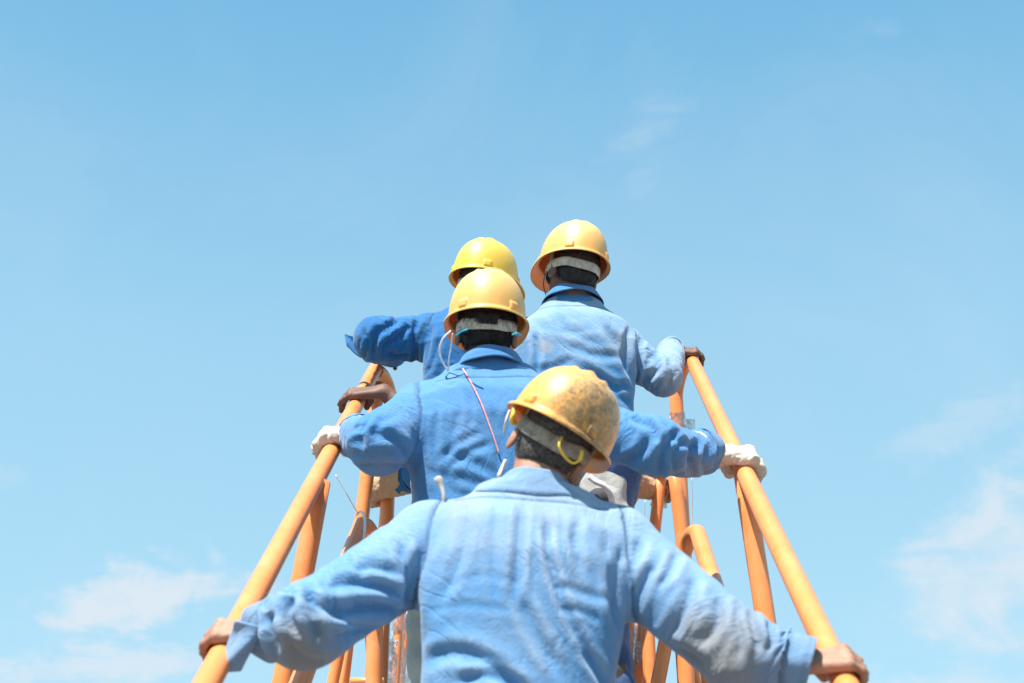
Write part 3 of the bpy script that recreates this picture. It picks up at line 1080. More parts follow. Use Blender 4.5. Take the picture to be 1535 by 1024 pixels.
def hair_cap(parent, f, hc, Fm, mat, zmin, fuzz, count, seed, nape=-0.075):
    """hair: a lumpy cap over the skull plus short tufts"""
    W = lambda x, y, z: hc + Fm @ np.array([x, y, z])

    def hf(Q):
        d = ell(Q, W(0, -0.012, 0.034), (0.0795, 0.1015, 0.091), Fm)
        d = smin(d, ell(Q, W(0, -0.042, -0.028), (0.062, 0.056, 0.048), Fm), 0.025)
        loc = (Q - hc.astype(F32)) @ Fm.astype(F32)
        d = np.maximum(d, loc[:, 1] - 0.052 - loc[:, 2] * 0.25)
        # cut round the ears and at the nape
        for s in (-1, 1):
            d = np.maximum(d, -ell(Q, W(s * 0.088, -0.004, -0.014), (0.030, 0.026, 0.034), Fm))
        d = np.maximum(d, (nape - loc[:, 2]) * 0.8)
        return d
    lo, hi = bounds([W(x, y, z) for x in (-0.1, 0.1) for y in (-0.13, 0.12) for z in (-0.1, 0.14)], 0.01)
    gr = Grid(hf, lo, hi, 0.004)
    V, Q = gr.mesh()
    N = vnormals(V, Q)
    V = V + N * (fuzz * 0.5 * vnoise(V, 85, seed, 2) + fuzz * 0.3)[:, None]
    # tufts
    rs = np.random.RandomState(seed)
    ix = rs.choice(len(V), count)
    loc = (V[ix] - hc) @ Fm
    ix = ix[loc[:, 1] < 0.04]
    ps, ns = V[ix], N[ix]
    cnt = len(ix)
    down = -Fm[:, 2]
    dirn = ns * 0.55 + down * 0.8 + rs.normal(0, 0.38, (cnt, 3))
    dirn /= np.linalg.norm(dirn, axis=1)[:, None]
    sidev = np.cross(dirn, rs.normal(0, 1, (cnt, 3))); sidev /= np.linalg.norm(sidev, axis=1)[:, None]
    ln = fuzz * rs.uniform(1.2, 2.8, cnt)[:, None]
    wd = 0.0007
    mid = ps + dirn * ln * 0.5 + ns * ln * 0.12
    tip = ps + dirn * ln + down * ln * 0.25
    A = ps - sidev * wd; B = ps + sidev * wd; C_ = mid + sidev * wd * 0.7; D_ = mid - sidev * wd * 0.7
    TV = np.stack([A, B, C_, D_, tip], 1).reshape(-1, 3)
    b = np.arange(cnt) * 5
    TQ = np.concatenate([np.stack([b, b + 1, b + 2, b + 3], 1), np.stack([b + 3, b + 2, b + 4, b + 4], 1)])
    Fl = [tuple(q) for q in Q] + [tuple(q) if q[2] != q[3] else tuple(q[:3]) for q in (TQ + len(V))]
    return mesh_obj('hair', np.concatenate([V, TV]), Fl, mat, parent)


def limb_cuff(parent, el, wr, r, mat, length=0.055, flare=0.0, back=0.028, seed=0, attrs_fade=0.4, squash=1.0):
    d = unit(wr - el)
    n = 40
    u = unit(np.cross(d, (0.2, 0.3, 1))); v = np.cross(d, u)
    ph = np.linspace(0, 2 * np.pi, n, endpoint=False)
    rings = []
    for k in range(7):
        f = k / 6
        rad = r * (1 + flare * f) * (1 + 0.07 * np.sin(2 * ph + seed) + 0.035 * np.sin(5 * ph + seed * 2 + f * 2))
        c = wr + d * (-back + length * f)
        rings.append(c + rad[:, None] * (np.cos(ph)[:, None] * u * squash + np.sin(ph)[:, None] * v))
    V, Fc = loft(rings)
    sm = np.zeros(len(V)); sm[n:2 * n] = 0.8; sm[5 * n:6 * n] = 0.5
    o = mesh_obj('cuff', V, Fc, mat, parent, True, {'seam': sm, 'fade': np.full(len(V), attrs_fade), 'dirt': np.full(len(V), 0.35)})
    return solidify(o, 0.003, 0, 1)


def make_collar(parent, nb, axis, fwd, mat, rx=0.072, ry=0.070, h=0.040, leaf=True, fade=0.3, leaf_drop=0.042, leaf_out=0.02, sf=None):
    up = unit(axis); f = unit(fwd - up * np.dot(fwd, up)); l = np.cross(f, up)
    n = 64
    ph = np.linspace(R(22), R(338), n)      # 0 = front, open there
    prof = [(0.020, -0.040), (0.008, -0.014), (0.004, 0.0), (0.0, h * 0.55), (-0.001, h * 0.92)]
    if leaf:
        prof += [(0.003, h * 1.04), (0.008, h * 1.0), (0.012 + leaf_out * 0.3, h * 0.72), (0.014 + leaf_out * 0.8, h - leaf_drop * 0.75), (0.014 + leaf_out, h - leaf_drop)]
    rings = []
    for (ro, z) in prof:
        zz = z + 0.006 * np.cos(ph) * (-1) + 0.0018 * np.sin(ph * 5 + z * 90)
        rings.append(nb + ((rx + ro) * np.sin(ph))[:, None] * l + ((ry + ro) * np.cos(ph))[:, None] * f + zz[:, None] * up)
    if sf is not None:
        rings[0] = project_to(lambda q_: sf(q_) + 0.010, rings[0], 8)
        rings[1] = 0.2 * rings[1] + 0.8 * project_to(lambda q_: sf(q_) - 0.001, rings[1], 6)
    V, Fc = loft(rings, closed=False)
    sm = np.zeros(len(V)); sm[n:2 * n] = 0.3
    if leaf: sm[-2 * n:-n] = 0.5
    o = mesh_obj('collar', V, Fc, mat, parent, True, {'seam': sm, 'fade': np.full(len(V), fade), 'dirt': np.full(len(V), 0.1)})
    return solidify(o, 0.0028, 0, 1)


CAMP = np.array([0, 0, CAMZ])


def make_person(cfg):
    t0 = time.time()
    name = 'person'
    root_loc = cfg['hip'].copy()
    hip, neck = cfg['hip'], cfg['neck']
    sh = cfg['shoulders']; el = cfg['elbows']; hc = cfg['head']; Fm = cfg['headF']
    L = unit(sh[1] - sh[0])
    u = unit(neck - hip)
    L = unit(L - u * L.dot(u)); Fw = np.cross(u, L)
    T = np.linalg.norm(neck - hip)
    wscale = cfg.get('wide', 1.0)
    hands = []
    for s in (0, 1):
        hd = cfg['hands'][s]
        sd = -1 if s == 0 else 1
        t, wv, n = hand_frame(hd['G'], hd['t'], hd['out'], hd.get('tilt', 0.0))
        idx_side = hd.get('idx', 1)
        f, wr, pts, fing = hand_sdf(hd['G'], t, wv, n, idx_side, 0.0, hd.get('curl', 1.0), hd.get('scale', 1.0))
        fg = hand_sdf(hd['G'], t, wv, n, idx_side, 0.0032, hd.get('curl', 1.0), hd.get('scale', 1.0))[0] if hd.get('glove') else None
        hands.append((f, wr, pts, fg, wv, n, t))
    wr = [hands[0][1], hands[1][1]]

    # torso as a generalised cylinder (t, half width, half depth, depth shift)
    prof = cfg.get('prof', [(0.00, .178, .128, 0), (0.18, .180, .122, 0), (0.36, .185, .122, -.004), (0.55, .200, .128, -.012), (0.72, .206, .128, -.016), (0.84, .185, .112, -.012), (0.93, .125, .085, 0), (1.0, .075, .066, .01)])
    pt = np.array([p[0] for p in prof]) * T

    def torso(Q, off):
        q = Q - hip.astype(F32)
        t = q @ u.astype(F32); x = q @ L.astype(F32); y = q @ Fw.astype(F32)
        a = np.interp(t, pt, [p[1] * wscale for p in prof]) - off
        b = np.interp(t, pt, [p[2] for p in prof]) - off
        sft = np.interp(t, pt, [p[3] for p in prof])
        y = y - sft
        rr = (np.abs(x / a) ** 2.4 + np.abs(y / b) ** 2.4) ** (1 / 2.4)
        d = (rr - 1) * np.minimum(a, b) * 0.95
        return np.maximum(d, np.maximum(t - T * 1.02, -t - 0.02))

    ra, re, rw = cfg.get('sleeve', (0.080, 0.070, 0.054))

    rws = cfg.get('rws', (rw, rw))
    res_ = cfg.get('res2', (re, re))

    def shirt_f(Q):
        d = torso(Q, 0.0)
        for s in (0, 1):
            sg = -1 if s == 0 else 1
            tr = cone(Q, neck - u * 0.055 + L * sg * 0.03, sh[s] + u * 0.012, 0.055, ra * 0.86)
            d = smin(d, tr, 0.05)
            arm = cone(Q, sh[s], el[s], ra, res_[s])
            arm = smin(arm, cone(Q, el[s], wr[s] + unit(wr[s] - el[s]) * 0.03, res_[s] * 0.99, rws[s]), 0.035)
            d = smin(d, arm, 0.034)
        return d

    def body_f(Q):
        d = torso(Q, 0.034)
        for s in (0, 1):
            d = smin(d, cone(Q, neck - u * 0.055, sh[s], 0.045, 0.050), 0.04)
            d = smin(d, cone(Q, sh[s], el[s], 0.050, 0.038), 0.03)
            d = smin(d, cone(Q, el[s], wr[s] - unit(wr[s] - el[s]) * 0.01, 0.038, 0.027), 0.02)
        # hips and legs
        for s in (0, 1):
            h0 = hip + L * (-0.085 if s == 0 else 0.085) - UP * 0.03
            d = smin(d, cone(Q, h0, cfg['knees'][s], 0.082, 0.052), 0.04)
            d = smin(d, cone(Q, cfg['knees'][s], cfg['feet'][s] + UP * 0.09, 0.050, 0.035), 0.02)
        d = smin(d, cone(Q, neck - u * 0.05, hc + Fm @ np.array([0, -0.02, -0.05]), 0.058, 0.052), 0.03)
        return d

    # --- body, one mesh
    allp = [hip, neck, sh[0], sh[1], el[0], el[1], wr[0], wr[1], cfg['knees'][0], cfg['knees'][1], cfg['feet'][0], cfg['feet'][1]]
    lo, hi = bounds(allp, 0.12)
    gb = Grid(body_f, lo, hi, 0.009)
    parts = [gb.mesh()]
    hf, W = head_sdf(hc, Fm)

    def head_neck(Q):
        d = hf(Q)
        nk = cone(Q, neck - u * 0.03, hc + Fm @ np.array([0, -0.025, -0.035]), 0.060, 0.055)
        return smin(d, nk, 0.028)
    lo, hi = bounds([W(x, y, z) for x in (-0.1, 0.1) for y in (-0.12, 0.13) for z in (-0.12, 0.13)] + [neck + L * .06, neck - L * .06, neck + Fw * 0.06, neck - Fw * 0.06], 0.015)
    gh = Grid(head_neck, lo, hi, 0.0034)
    Vh, Qh = gh.mesh(); Vh = project_to(head_neck, Vh, 1)
    parts.append((Vh, Qh))
    for s in (0, 1):
        f, wv_, pts = hands[s][0], hands[s][1], hands[s][2]
        d = unit(wr[s] - el[s])

        def hfull(Q, f=f, s=s, d=d):
            return smin(f(Q), cone(Q, wr[s] - d * 0.10, wr[s], 0.036, 0.027), 0.018)
        lo, hi = bounds(list(pts) + [wr[s] - d * 0.09], 0.038)
        gg = Grid(hfull, lo, hi, cfg.get('hand_h', 0.0028))
        Vx, Qx = gg.mesh(); Vx = project_to(hfull, Vx, 1)
        parts.append((Vx, Qx))
    V, Q = merge(parts)
    body = mesh_obj(name, V - root_loc, Q, M[cfg['skin']])
    body.location = root_loc
    tag(body, cfg['label'], 'person', 'workers climbing the orange stairs')
    bpy.context.view_layer.update()

    def local(o):
        o.matrix_parent_inverse = Matrix.Translation(-Vector(root_loc))
        return o
    # eyes
    for sg in (-1, 1):
        c = W(sg * 0.031, 0.079, 0.006)
        th = np.linspace(0, np.pi, 9); rings = [c + 0.0115 * np.stack([np.sin(a) * np.cos(np.linspace(0, 2 * np.pi, 14, endpoint=False)), np.sin(a) * np.sin(np.linspace(0, 2 * np.pi, 14, endpoint=False)), np.full(14, np.cos(a))], 1) for a in th]
        Ve, Fe = loft(rings)
        local(mesh_obj('eye', Ve, Fe, M['white_cord'], body))
    # gloves
    for s in (0, 1):
        if hands[s][3] is not None:
            d = unit(wr[s] - el[s]); fg = hands[s][3]
            gl = cfg['hands'][s].get('gl', 0.045)

            def gf(Q, fg=fg, s=s, d=d, gl=gl):
                dd = smin(fg(Q), cone(Q, wr[s] - d * gl, wr[s] + d * 0.01, 0.053, 0.038), 0.022)
                return dd
            lo, hi = bounds(list(hands[s][2]) + [wr[s] - d * (gl + .01)], 0.055)
            gg = Grid(gf, lo, hi, 0.0032)
            Vg, Qg = gg.mesh()
            keep = ((Vg - (wr[s] - d * (gl + 0.018))) @ d) > 0
            Vg, Qg, _ = compact(Vg, Qg, keep)
            Ng = vnormals(Vg, Qg)
            q = Vg + 0.02 * np.stack([vnoise(Vg, 20, 3), vnoise(Vg, 20, 4), vnoise(Vg, 20, 5)], 1)
            rg = 1 - np.abs(vnoise(q, 48, 9 + s, 2)) * 2
            Vg = Vg + Ng * (0.0042 * rg + 0.0035 * vnoise(Vg, 26, 12, 2))[:, None]
            fdg = np.clip(0.55 + 0.5 * vnoise(Vg, 18, 21, 2) - 0.3 * ((Vg - hands[s][1]) @ -hands[s][5] > 0.03), 0, 1) * cfg['hands'][s].get('clean', 1.0)
            go = mesh_obj('glove', Vg, Qg, M[cfg.get('glove', 'glove')], body, True, {'fade': fdg, 'dirt': np.clip(0.5 - 0.5 * fdg, 0, 1), 'seam': np.zeros(len(Vg))})
            local(solidify(go, 0.0018, 1))

    # --- shirt
    lo, hi = bounds([hip, neck, sh[0], sh[1], el[0], el[1], wr[0], wr[1]], 0.17)
    gs = Grid(shirt_f, lo, hi, cfg['res'])
    V, Q = gs.mesh()
    V = project_to(shirt_f, V, 1)
    keep = np.ones(len(V), bool)
    keep &= ~(((V - neck) @ u > -0.012) & (np.linalg.norm(V - neck, axis=1) < 0.13))
    for s in (0, 1):
        d = unit(wr[s] - el[s])
        cut = cfg['hands'][s].get('cut', 0.0)
        cpt = wr[s] - d * (0.022 + cut)
        keep &= ~(((V - cpt) @ d > 0) & (np.linalg.norm(V - cpt, axis=1) < 0.11 + cut))
    keep &= ((V - hip) @ u) > -0.015
    V, Q, _ = compact(V, Q, keep)
    E = uniq_edges(Q)
    cnt = {}
    fe = np.concatenate([Q[:, [0, 1]], Q[:, [1, 2]], Q[:, [2, 3]], Q[:, [3, 0]]]); fe.sort(1)
    key = fe[:, 0].astype(np.int64) * len(V) + fe[:, 1]
    uq, c_ = np.unique(key, return_counts=True)
    be = uq[c_ == 1]
    bnd = np.zeros(len(V), bool); bnd[be // len(V)] = True; bnd[be % len(V)] = True

    segs = [(hip, neck, 0.20 * wscale), (sh[0], el[0], ra), (el[0], wr[0], re), (sh[1], el[1], ra), (el[1], wr[1], re)]
    slack = cfg.get('slack', (0.03, 0.015, 0.07, 0.03, 0.15, 0.03))

    def axisf(Qp):
        idx, tt, _ = seg_info(Qp, segs)
        ax = np.array([unit(b - a) for a, b, r in segs])[idx]
        ga = np.where(idx == 0, slack[0], np.where((idx == 1) | (idx == 3), slack[2], slack[4]))
        gc = np.where(idx == 0, slack[1], np.where((idx == 1) | (idx == 3), slack[3], slack[5]))
        mod = 1 + 0.6 * vnoise(Qp, 6, cfg['seed'])
        # more cloth near the elbow and the wrist
        near_el = np.zeros(len(Qp))
        for s in (0, 1):
            near_el = np.maximum(near_el, np.exp(-(np.linalg.norm(Qp - el[s], axis=1) / 0.11) ** 2))
        return ax, (ga + 0.07 * near_el) * mod, gc * mod

    px, py, Zc = proj(V)
    N = vnormals(V, Q)
    vd = CAMP - V; vd /= np.linalg.norm(vd, axis=1)[:, None]
    facing = np.clip(np.sum(N * vd, 1) * 2.2 + 0.25, 0, 1)
    sf = stroke_field(px, py, cfg.get('strokes', [])) * facing
    V = V + N * (sf * 0.8 + 0.0018 * vnoise(V, 22, cfg['seed'], 2) * (1 - 0.5 * (seg_info(V, segs)[0] == 0)))[:, None]
    V = relax_cloth(V, Q, gs, axisf, bnd, cfg.get('iters', 90), -0.024, 0.020, bend=cfg.get('bend', 0.045))
    N = vnormals(V, Q)
    V = V + N * (sf * 0.55)[:, None]
    # long drawn creases, running with the cloth in two directions
    qn = V + 0.035 * np.stack([vnoise(V, 7, 31, 2), vnoise(V, 7, 32, 2), vnoise(V, 7, 33, 2)], 1)
    idx_s = seg_info(V, segs)[0]
    sel = np.clip(0.5 + 1.6 * vnoise(V, 6, 61 + cfg['seed']), 0, 1)
    tot_c = np.zeros(len(V))
    for kk, ang in ((0, 24), (1, -38)):
        dirs = []
        for a_, b_, r_ in segs:
            ax_ = unit(b_ - a_); pr_ = unit(np.cross(ax_, (0.3, 1, 0.2)))
            th_ = ang if len(dirs) == 0 else ang + 62
            dirs.append(ax_ * math.cos(R(th_)) + pr_ * math.sin(R(th_)))
        for si in range(5):
            mk = idx_s == si
            if not mk.any():
                continue
            d_ = unit(dirs[si])
            qq = qn[mk] - np.outer(qn[mk] @ d_, d_) * 0.72
            rg = np.clip(1 - np.abs(vnoise(qq, 21, 40 + cfg['seed'] + kk)) * 2.4, 0, 1) ** 1.3
            tot_c[mk] += rg * (sel[mk] if kk else 1 - sel[mk])
    deg0 = np.bincount(E.ravel(), minlength=len(V)).astype(float)
    for _ in range(2):
        t3 = np.stack([tot_c] * 3, 1)
        tot_c = tot_c + 0.6 * lap(t3, E, deg0)[:, 0]
    V = V + N * (cfg.get('crease', 0.0030) * (tot_c - 0.3) * np.clip(0.55 + vnoise(V, 5, 50), 0, 1) * (~bnd))[:, None]
    # light smoothing that keeps the folds
    deg = np.bincount(E.ravel(), minlength=len(V)).astype(float)
    for _ in range(1):
        V = V + 0.5 * lap(V, E, deg) * (~bnd)[:, None]
    # seams: armholes, back yoke, sleeve seam
    seam = np.zeros(len(V))
    q = V - hip
    xl = q @ L
    tl = q @ u
    dT = seg_info(V, segs[:1])[2]; dS = seg_info(V, segs[1:])[2]
    seam = np.exp(-((dT - dS) / 0.055) ** 2) * (tl > T * 0.45)
    if cfg.get('yoke', True):
        dd = tl - T * cfg.get('yoke_t', 0.86) + 0.012 * np.cos(xl * 14)
        inside = (np.abs(xl) < np.linalg.norm(sh[1] - sh[0]) * 0.42)
        seam = np.maximum(seam, np.exp(-(dd / 0.0042) ** 2) * inside * ((q @ Fw) < 0))
    V = V - N * (0.0022 * seam)[:, None]
    # shoulders and fold tops: bleached cloth, plus sunlit paleness painted into the colour
    bl = np.clip((tl / T - cfg.get('fade_from', 0.55)) * 2.2, 0, 1)
    curv = np.sum(lap(V, E, deg) * N, 1)
    bl = bl * 0.7 + np.clip(-curv * 900, -0.1, 0.35)
    bl = np.clip(bl + 0.25 * vnoise(V, 7, cfg['seed'] + 5, 2) + cfg.get('fade_add', 0), 0, 1)
    dirt = np.zeros(len(V))
    for (x, y, r, a) in cfg.get('stains', []):
        pxn, pyn, _ = proj(V)
        dirt = np.maximum(dirt, a * np.clip(1.2 - np.hypot((pxn - x), (pyn - y)) / r, 0, 1))
    for s in (0, 1):
        dirt = np.maximum(dirt, 0.6 * np.exp(-(np.linalg.norm(V - wr[s], axis=1) / 0.14) ** 2) * cfg.get('wrist_dirt', 0.8))
    idx_s, tt_s, _ = seg_info(V, segs)
    cu = np.zeros(len(V)); cv = np.zeros(len(V))
    for si, (a_, b_, r_) in enumerate(segs):
        mk = idx_s == si
        if not mk.any():
            continue
        ax_ = unit(b_ - a_); e1 = unit(np.cross(ax_, Fw)); e2 = np.cross(ax_, e1)
        q_ = V[mk] - a_
        base_u = 0.0 if si in (0, 1, 3) else np.linalg.norm(segs[si - 1][1] - segs[si - 1][0])
        cu[mk] = q_ @ ax_ + base_u + (0 if si == 0 else 3.0 + (si > 2) * 2.0)
        cv[mk] = (q_ @ L) * 1.1 if si == 0 else np.abs(np.arctan2(q_ @ e2, q_ @ e1)) * r_
    shirt = mesh_obj('shirt', V, Q, M[cfg['shirt']], body, True, {'seam': seam, 'fade': bl, 'dirt': dirt, 'cu': cu, 'cv': cv, 'trunk': (idx_s == 0).astype(float)})
    solidify(shirt, 0.0022, -1, 1)
    local(shirt)
    fwd_h = Fw
    col_o = make_collar(shirt, neck + u * 0.002 + cfg.get('collar_off', np.zeros(3)), cfg.get('collar_axis', u), Fw, M[cfg['shirt']], fade=cfg.get('collar_fade', 0.1), sf=shirt_f, **cfg.get('collar', {}))
    for s in (0, 1):
        kw = dict(cfg.get('cuff', {})); kw.update(cfg.get('cuffs', {}).get(s, {}))
        cut = cfg['hands'][s].get('cut', 0.0)
        limb_cuff(shirt, el[s], wr[s] - unit(wr[s] - el[s]) * cut, kw.pop('r', rws[s] * 0.96) + (re - rw) * min(1, cut / 0.25), M[cfg['shirt']], seed=s + cfg['seed'], **kw)

    # --- trousers and boots
    def tr_f(Q):
        d = torso(Q, 0.012)
        q = Q - hip.astype(F32)
        d = np.maximum(d, (q @ u.astype(F32)) - 0.06)
        for s in (0, 1):
            h0 = hip + L * (-0.088 if s == 0 else 0.088) - UP * 0.03
            d = smin(d, cone(Q, h0, cfg['knees'][s], 0.104, 0.078), 0.05)
            d = smin(d, cone(Q, cfg['knees'][s], cfg['feet'][s] + UP * 0.09, 0.078, 0.070), 0.03)
        return d + 0.006 * np.sin(Q[:, 2] * 55 + 9 * Q[:, 0] + 3 * np.sin(Q[:, 1] * 20)) * 0.6
    lo, hi = bounds([hip, cfg['knees'][0], cfg['knees'][1], cfg['feet'][0], cfg['feet'][1]], 0.2)
    gt = Grid(tr_f, lo, hi, 0.010)
    Vt, Qt = gt.mesh()
    Nt = vnormals(Vt, Qt)
    Vt = Vt + Nt * (0.008 * vnoise(Vt, 16, 4, 3))[:, None]
    local(mesh_obj('trousers', Vt, Qt, M[cfg['trousers']], body, True, {'seam': np.zeros(len(Vt)), 'fade': np.clip(0.4 + vnoise(Vt, 8, 2, 2), 0, 1), 'dirt': np.full(len(Vt), 0.3)}))
    for s in (0, 1):
        ft = cfg['feet'][s]

        def bf(Q, ft=ft):
            d = cone(Q, ft + np.array([0, -0.03, 0.04]), ft + np.array([0, 0.15, 0.035]), 0.040, 0.036)
            d = smin(d, cone(Q, ft + np.array([0, -0.02, 0.05]), ft + np.array([0, -0.02, 0.17]), 0.044, 0.046), 0.03)
            return np.maximum(d, (ft[2] + 0.0) - Q[:, 2])
        lo, hi = bounds([ft + np.array([-0.05, -0.08, -0.02]), ft + np.array([0.05, 0.2, 0.22])], 0.01)
        Vb, Qb = Grid(bf, lo, hi, 0.008).mesh()
        local(mesh_obj('boot', Vb, Qb, M['boot'], body))

    # --- hair and helmet
    if cfg.get('hair') != 'none':
        hr = hair_cap(body, hf, hc, Fm, M[cfg.get('hair_mat', 'hair')], 0, cfg.get('fuzz', 0.006), cfg.get('tufts', 5000), cfg['seed'], cfg.get('nape', -0.098))
        local(hr)
    hmF = cfg.get('helmF', Fm)
    hel, org = make_helmet(body, hc, hmF, M[cfg['helmet']], cfg['seed'], cfg.get('dirt_dir'), cfg.get('helscl', 1.06), cfg.get('helz', 1.0), cfg.get('hup', 0.037))
    local(hel)
    print(cfg['name'], 'built', round(time.time() - t0, 1), 's', len(V))
    return body, hel, shirt, dict(L=L, u=u, Fw=Fw, org=org, hmF=hmF)


def stand(hip, spread=0.10, yfoot=0.0, lift=0.0, fixed=None):
    feet, knees = [], []
    for s, sg in ((0, -1), (1, 1)):
        y = hip[1] + yfoot + (0.10 if s == (1 if lift >= 0 else 0) else -0.14)
        if fixed is not None:
            z = fixed
        else:
            i = math.floor((y - 1.62) / 0.255)
            z = tread_z(1.62 + i * 0.255 + 0.1)
        f = np.array([hip[0] + sg * spread, y, z])
        k = 0.5 * (hip + f) + np.array([sg * 0.02, 0.10, 0.0])
        feet.append(f); knees.append(k)
    return feet, knees


def rail_hand(side, py, tilt=0.0, glove=False, curl=1.0, scale=1.0, **kw):
    Gp = rail_point(side, py)
    d = R_dir if side > 0 else L_dir
    return dict(G=Gp, t=d, out=np.array([side * 1.0, 0, 0]), tilt=tilt, glove=glove, idx=1, curl=curl, scale=scale, **kw)

# ---- foreground worker
hipA = P(758, 1200, 2.78)
feetA, kneesA = stand(hipA)
strokesA = [
    # back: long soft folds from the yoke
    ([(782, 742), (778, 800), (772, 890)], 6, .009), ([(818, 762), (824, 820), (848, 900), (905, 1015)], 5, .010),
    ([(700, 745), (690, 820), (655, 900)], 7, .006), ([(742, 740), (738, 820), (742, 900)], 6, .004),
    ([(868, 760), (862, 800), (872, 850)], 6, .007), ([(905, 790), (915, 850), (925, 930)], 7, .008),
    ([(640, 905), (700, 895), (790, 905)], 5, .0028), ([(660, 870), (720, 850), (780, 862)], 5, .002),
    ([(622, 985), (680, 965), (740, 985), (800, 1040)], 9, .010), ([(680, 1010), (740, 1000), (790, 1024)], 7, .010),
    ([(830, 865), (870, 875), (915, 890)], 5, .004), ([(835, 900), (870, 905), (905, 920)], 5, .0035),
    ([(780, 880), (800, 930), (840, 1000)], 8, .010), ([(870, 960), (900, 1000), (915, 1030)], 6, .008),
    ([(640, 930), (625, 980), (625, 1030)], 7, .006),
    # left armhole and upper sleeve
    ([(640, 800), (622, 860), (618, 915)], 8, .012), ([(600, 800), (612, 850), (615, 900)], 7, .008),
    ([(612, 905), (560, 900), (505, 905), (470, 890)], 8, .012), ([(612, 890), (570, 868), (520, 862), (490, 868)], 7, .009),
    ([(608, 920), (560, 935), (500, 940)], 8, .010), ([(600, 850), (560, 838), (530, 845)], 7, .006),
    # left elbow crescents
    ([(440, 880), (430, 905), (445, 940)], 7, .014), ([(462, 872), (470, 905), (480, 950)], 7, .012),
    ([(412, 905), (405, 925), (420, 965)], 6, .012), ([(392, 915), (385, 945), (400, 985)], 5, .009),
    ([(430, 950), (455, 975), (500, 985)], 8, .008), ([(500, 880), (520, 920), (570, 925)], 7, .007),
    # right armhole and sleeve
    ([(935, 800), (925, 870), (930, 935)], 8, .012), ([(960, 790), (945, 850), (938, 900)], 7, .009),
    ([(985, 830), (960, 870), (945, 920)], 7, .009), ([(1015, 815), (1005, 840), (985, 870)], 6, .008),
    ([(1040, 850), (1028, 890), (1000, 950)], 8, .008), ([(1075, 880), (1075, 915), (1050, 955)], 8, .010),
    ([(1122, 900), (1132, 935), (1140, 965)], 6, .013), ([(1150, 915), (1155, 945), (1150, 965)], 5, .008),
    ([(1100, 900), (1110, 940), (1105, 975)], 6, .006), ([(945, 930), (990, 955), (1060, 985)], 8, .010),
    ([(1175, 985), (1205, 997), (1212, 1010)], 4, .006), ([(1180, 945), (1200, 965), (1205, 990)], 4, .008),
]
cfgA = dict(name='A', label='nearest worker in dusty pale blue shirt, scuffed amber helmet tilted right',
            hip=hipA, neck=P(800, 727, 3.13), shoulders=[P(646, 808, 3.12), P(918, 812, 3.12)],
            elbows=[P(462, 925, 2.86), P(1120, 975, 2.86)], head=P(824, 674, 3.20), headF=frame_from(-4, 8, 31),
            hands=[rail_hand(-1, 972, -0.22, scale=1.1, cut=0.018), rail_hand(1, 1014, -0.35, scale=1.1)],
            knees=kneesA, feet=feetA, wide=1.06, sleeve=(0.094, 0.080, 0.056), res=0.0047, crease=0.0022, helscl=1.12, helz=0.88, hup=0.050, seed=1, iters=90,
            skin='skin_a', shirt='shirt_a', trousers='trouser_blue', helmet='helmet_a', hair_mat='stubble', fuzz=0.0015, tufts=9000, nape=-0.092,
            strokes=strokesA, stains=[(660, 720, 20, .8), (1080, 985, 110, 1.0), (455, 985, 80, 1.0), (800, 780, 120, .3), (700, 780, 90, .45), (1190, 1000, 60, .6), (965, 935, 12, .7)],
            fade_from=0.52, fade_add=0.16, dirt_dir=(0.52, -0.80, 0.26), collar=dict(leaf=False, h=0.026, rx=0.074, ry=0.078), collar_off=-0.026 * unit(P(800, 727, 3.13) - hipA), collar_fade=0.55, yoke_t=0.90,
            cuff=dict(flare=0.02, r=0.057, length=0.060), slack=(0.02, 0.012, 0.06, 0.03, 0.14, 0.03))
A, helA, shA, iA = make_person(cfgA)

# ---- second worker
hipB = P(742, 880, 3.82)
feetB, kneesB = stand(hipB, lift=-1)
strokesB = [
    ([(655, 600), (652, 650), (655, 700)], 4, 0.0052),
    ([(690, 600), (680, 640), (665, 690)], 5, 0.0039), ([(720, 640), (690, 655), (660, 680)], 5, 0.0046),
    ([(740, 655), (700, 670), (665, 700)], 5, 0.0052), ([(655, 700), (700, 712), (760, 730)], 6, 0.0052),
    ([(670, 670), (720, 690), (770, 720)], 6, 0.0046), ([(735, 600), (750, 650), (745, 700)], 5, 0.0052),
    ([(770, 590), (760, 640), (765, 690)], 5, 0.0039), ([(640, 690), (680, 725), (740, 750)], 6, 0.0052),
    ([(700, 575), (705, 610), (700, 640)], 4, 0.0033),
    # left sleeve
    ([(612, 690), (570, 690), (530, 690)], 6, .009), ([(615, 680), (590, 650), (560, 640)], 6, .008),
    ([(540, 625), (515, 645), (510, 670)], 5, .012), ([(555, 612), (540, 640), (545, 668)], 5, .008),
    ([(505, 640), (495, 665), (505, 690)], 4, .008), ([(600, 610), (570, 625), (560, 650)], 5, .006), ([(600, 668), (560, 676), (520, 672)], 5, .006),
    # right sleeve
    ([(945, 615), (975, 630), (985, 655)], 5, .014), ([(1020, 635), (1000, 660), (985, 700)], 6, .010),
    ([(1050, 650), (1035, 670), (1040, 705)], 5, .013), ([(1062, 660), (1052, 685), (1060, 712)], 4, .010),
    ([(1035, 645), (1010, 672), (1012, 705)], 5, .009), ([(930, 690), (960, 670), (975, 640)], 6, .009),
    ([(1080, 670), (1072, 690), (1080, 715)], 3, .008), ([(990, 620), (1015, 650), (1050, 665)], 5, .006),
]
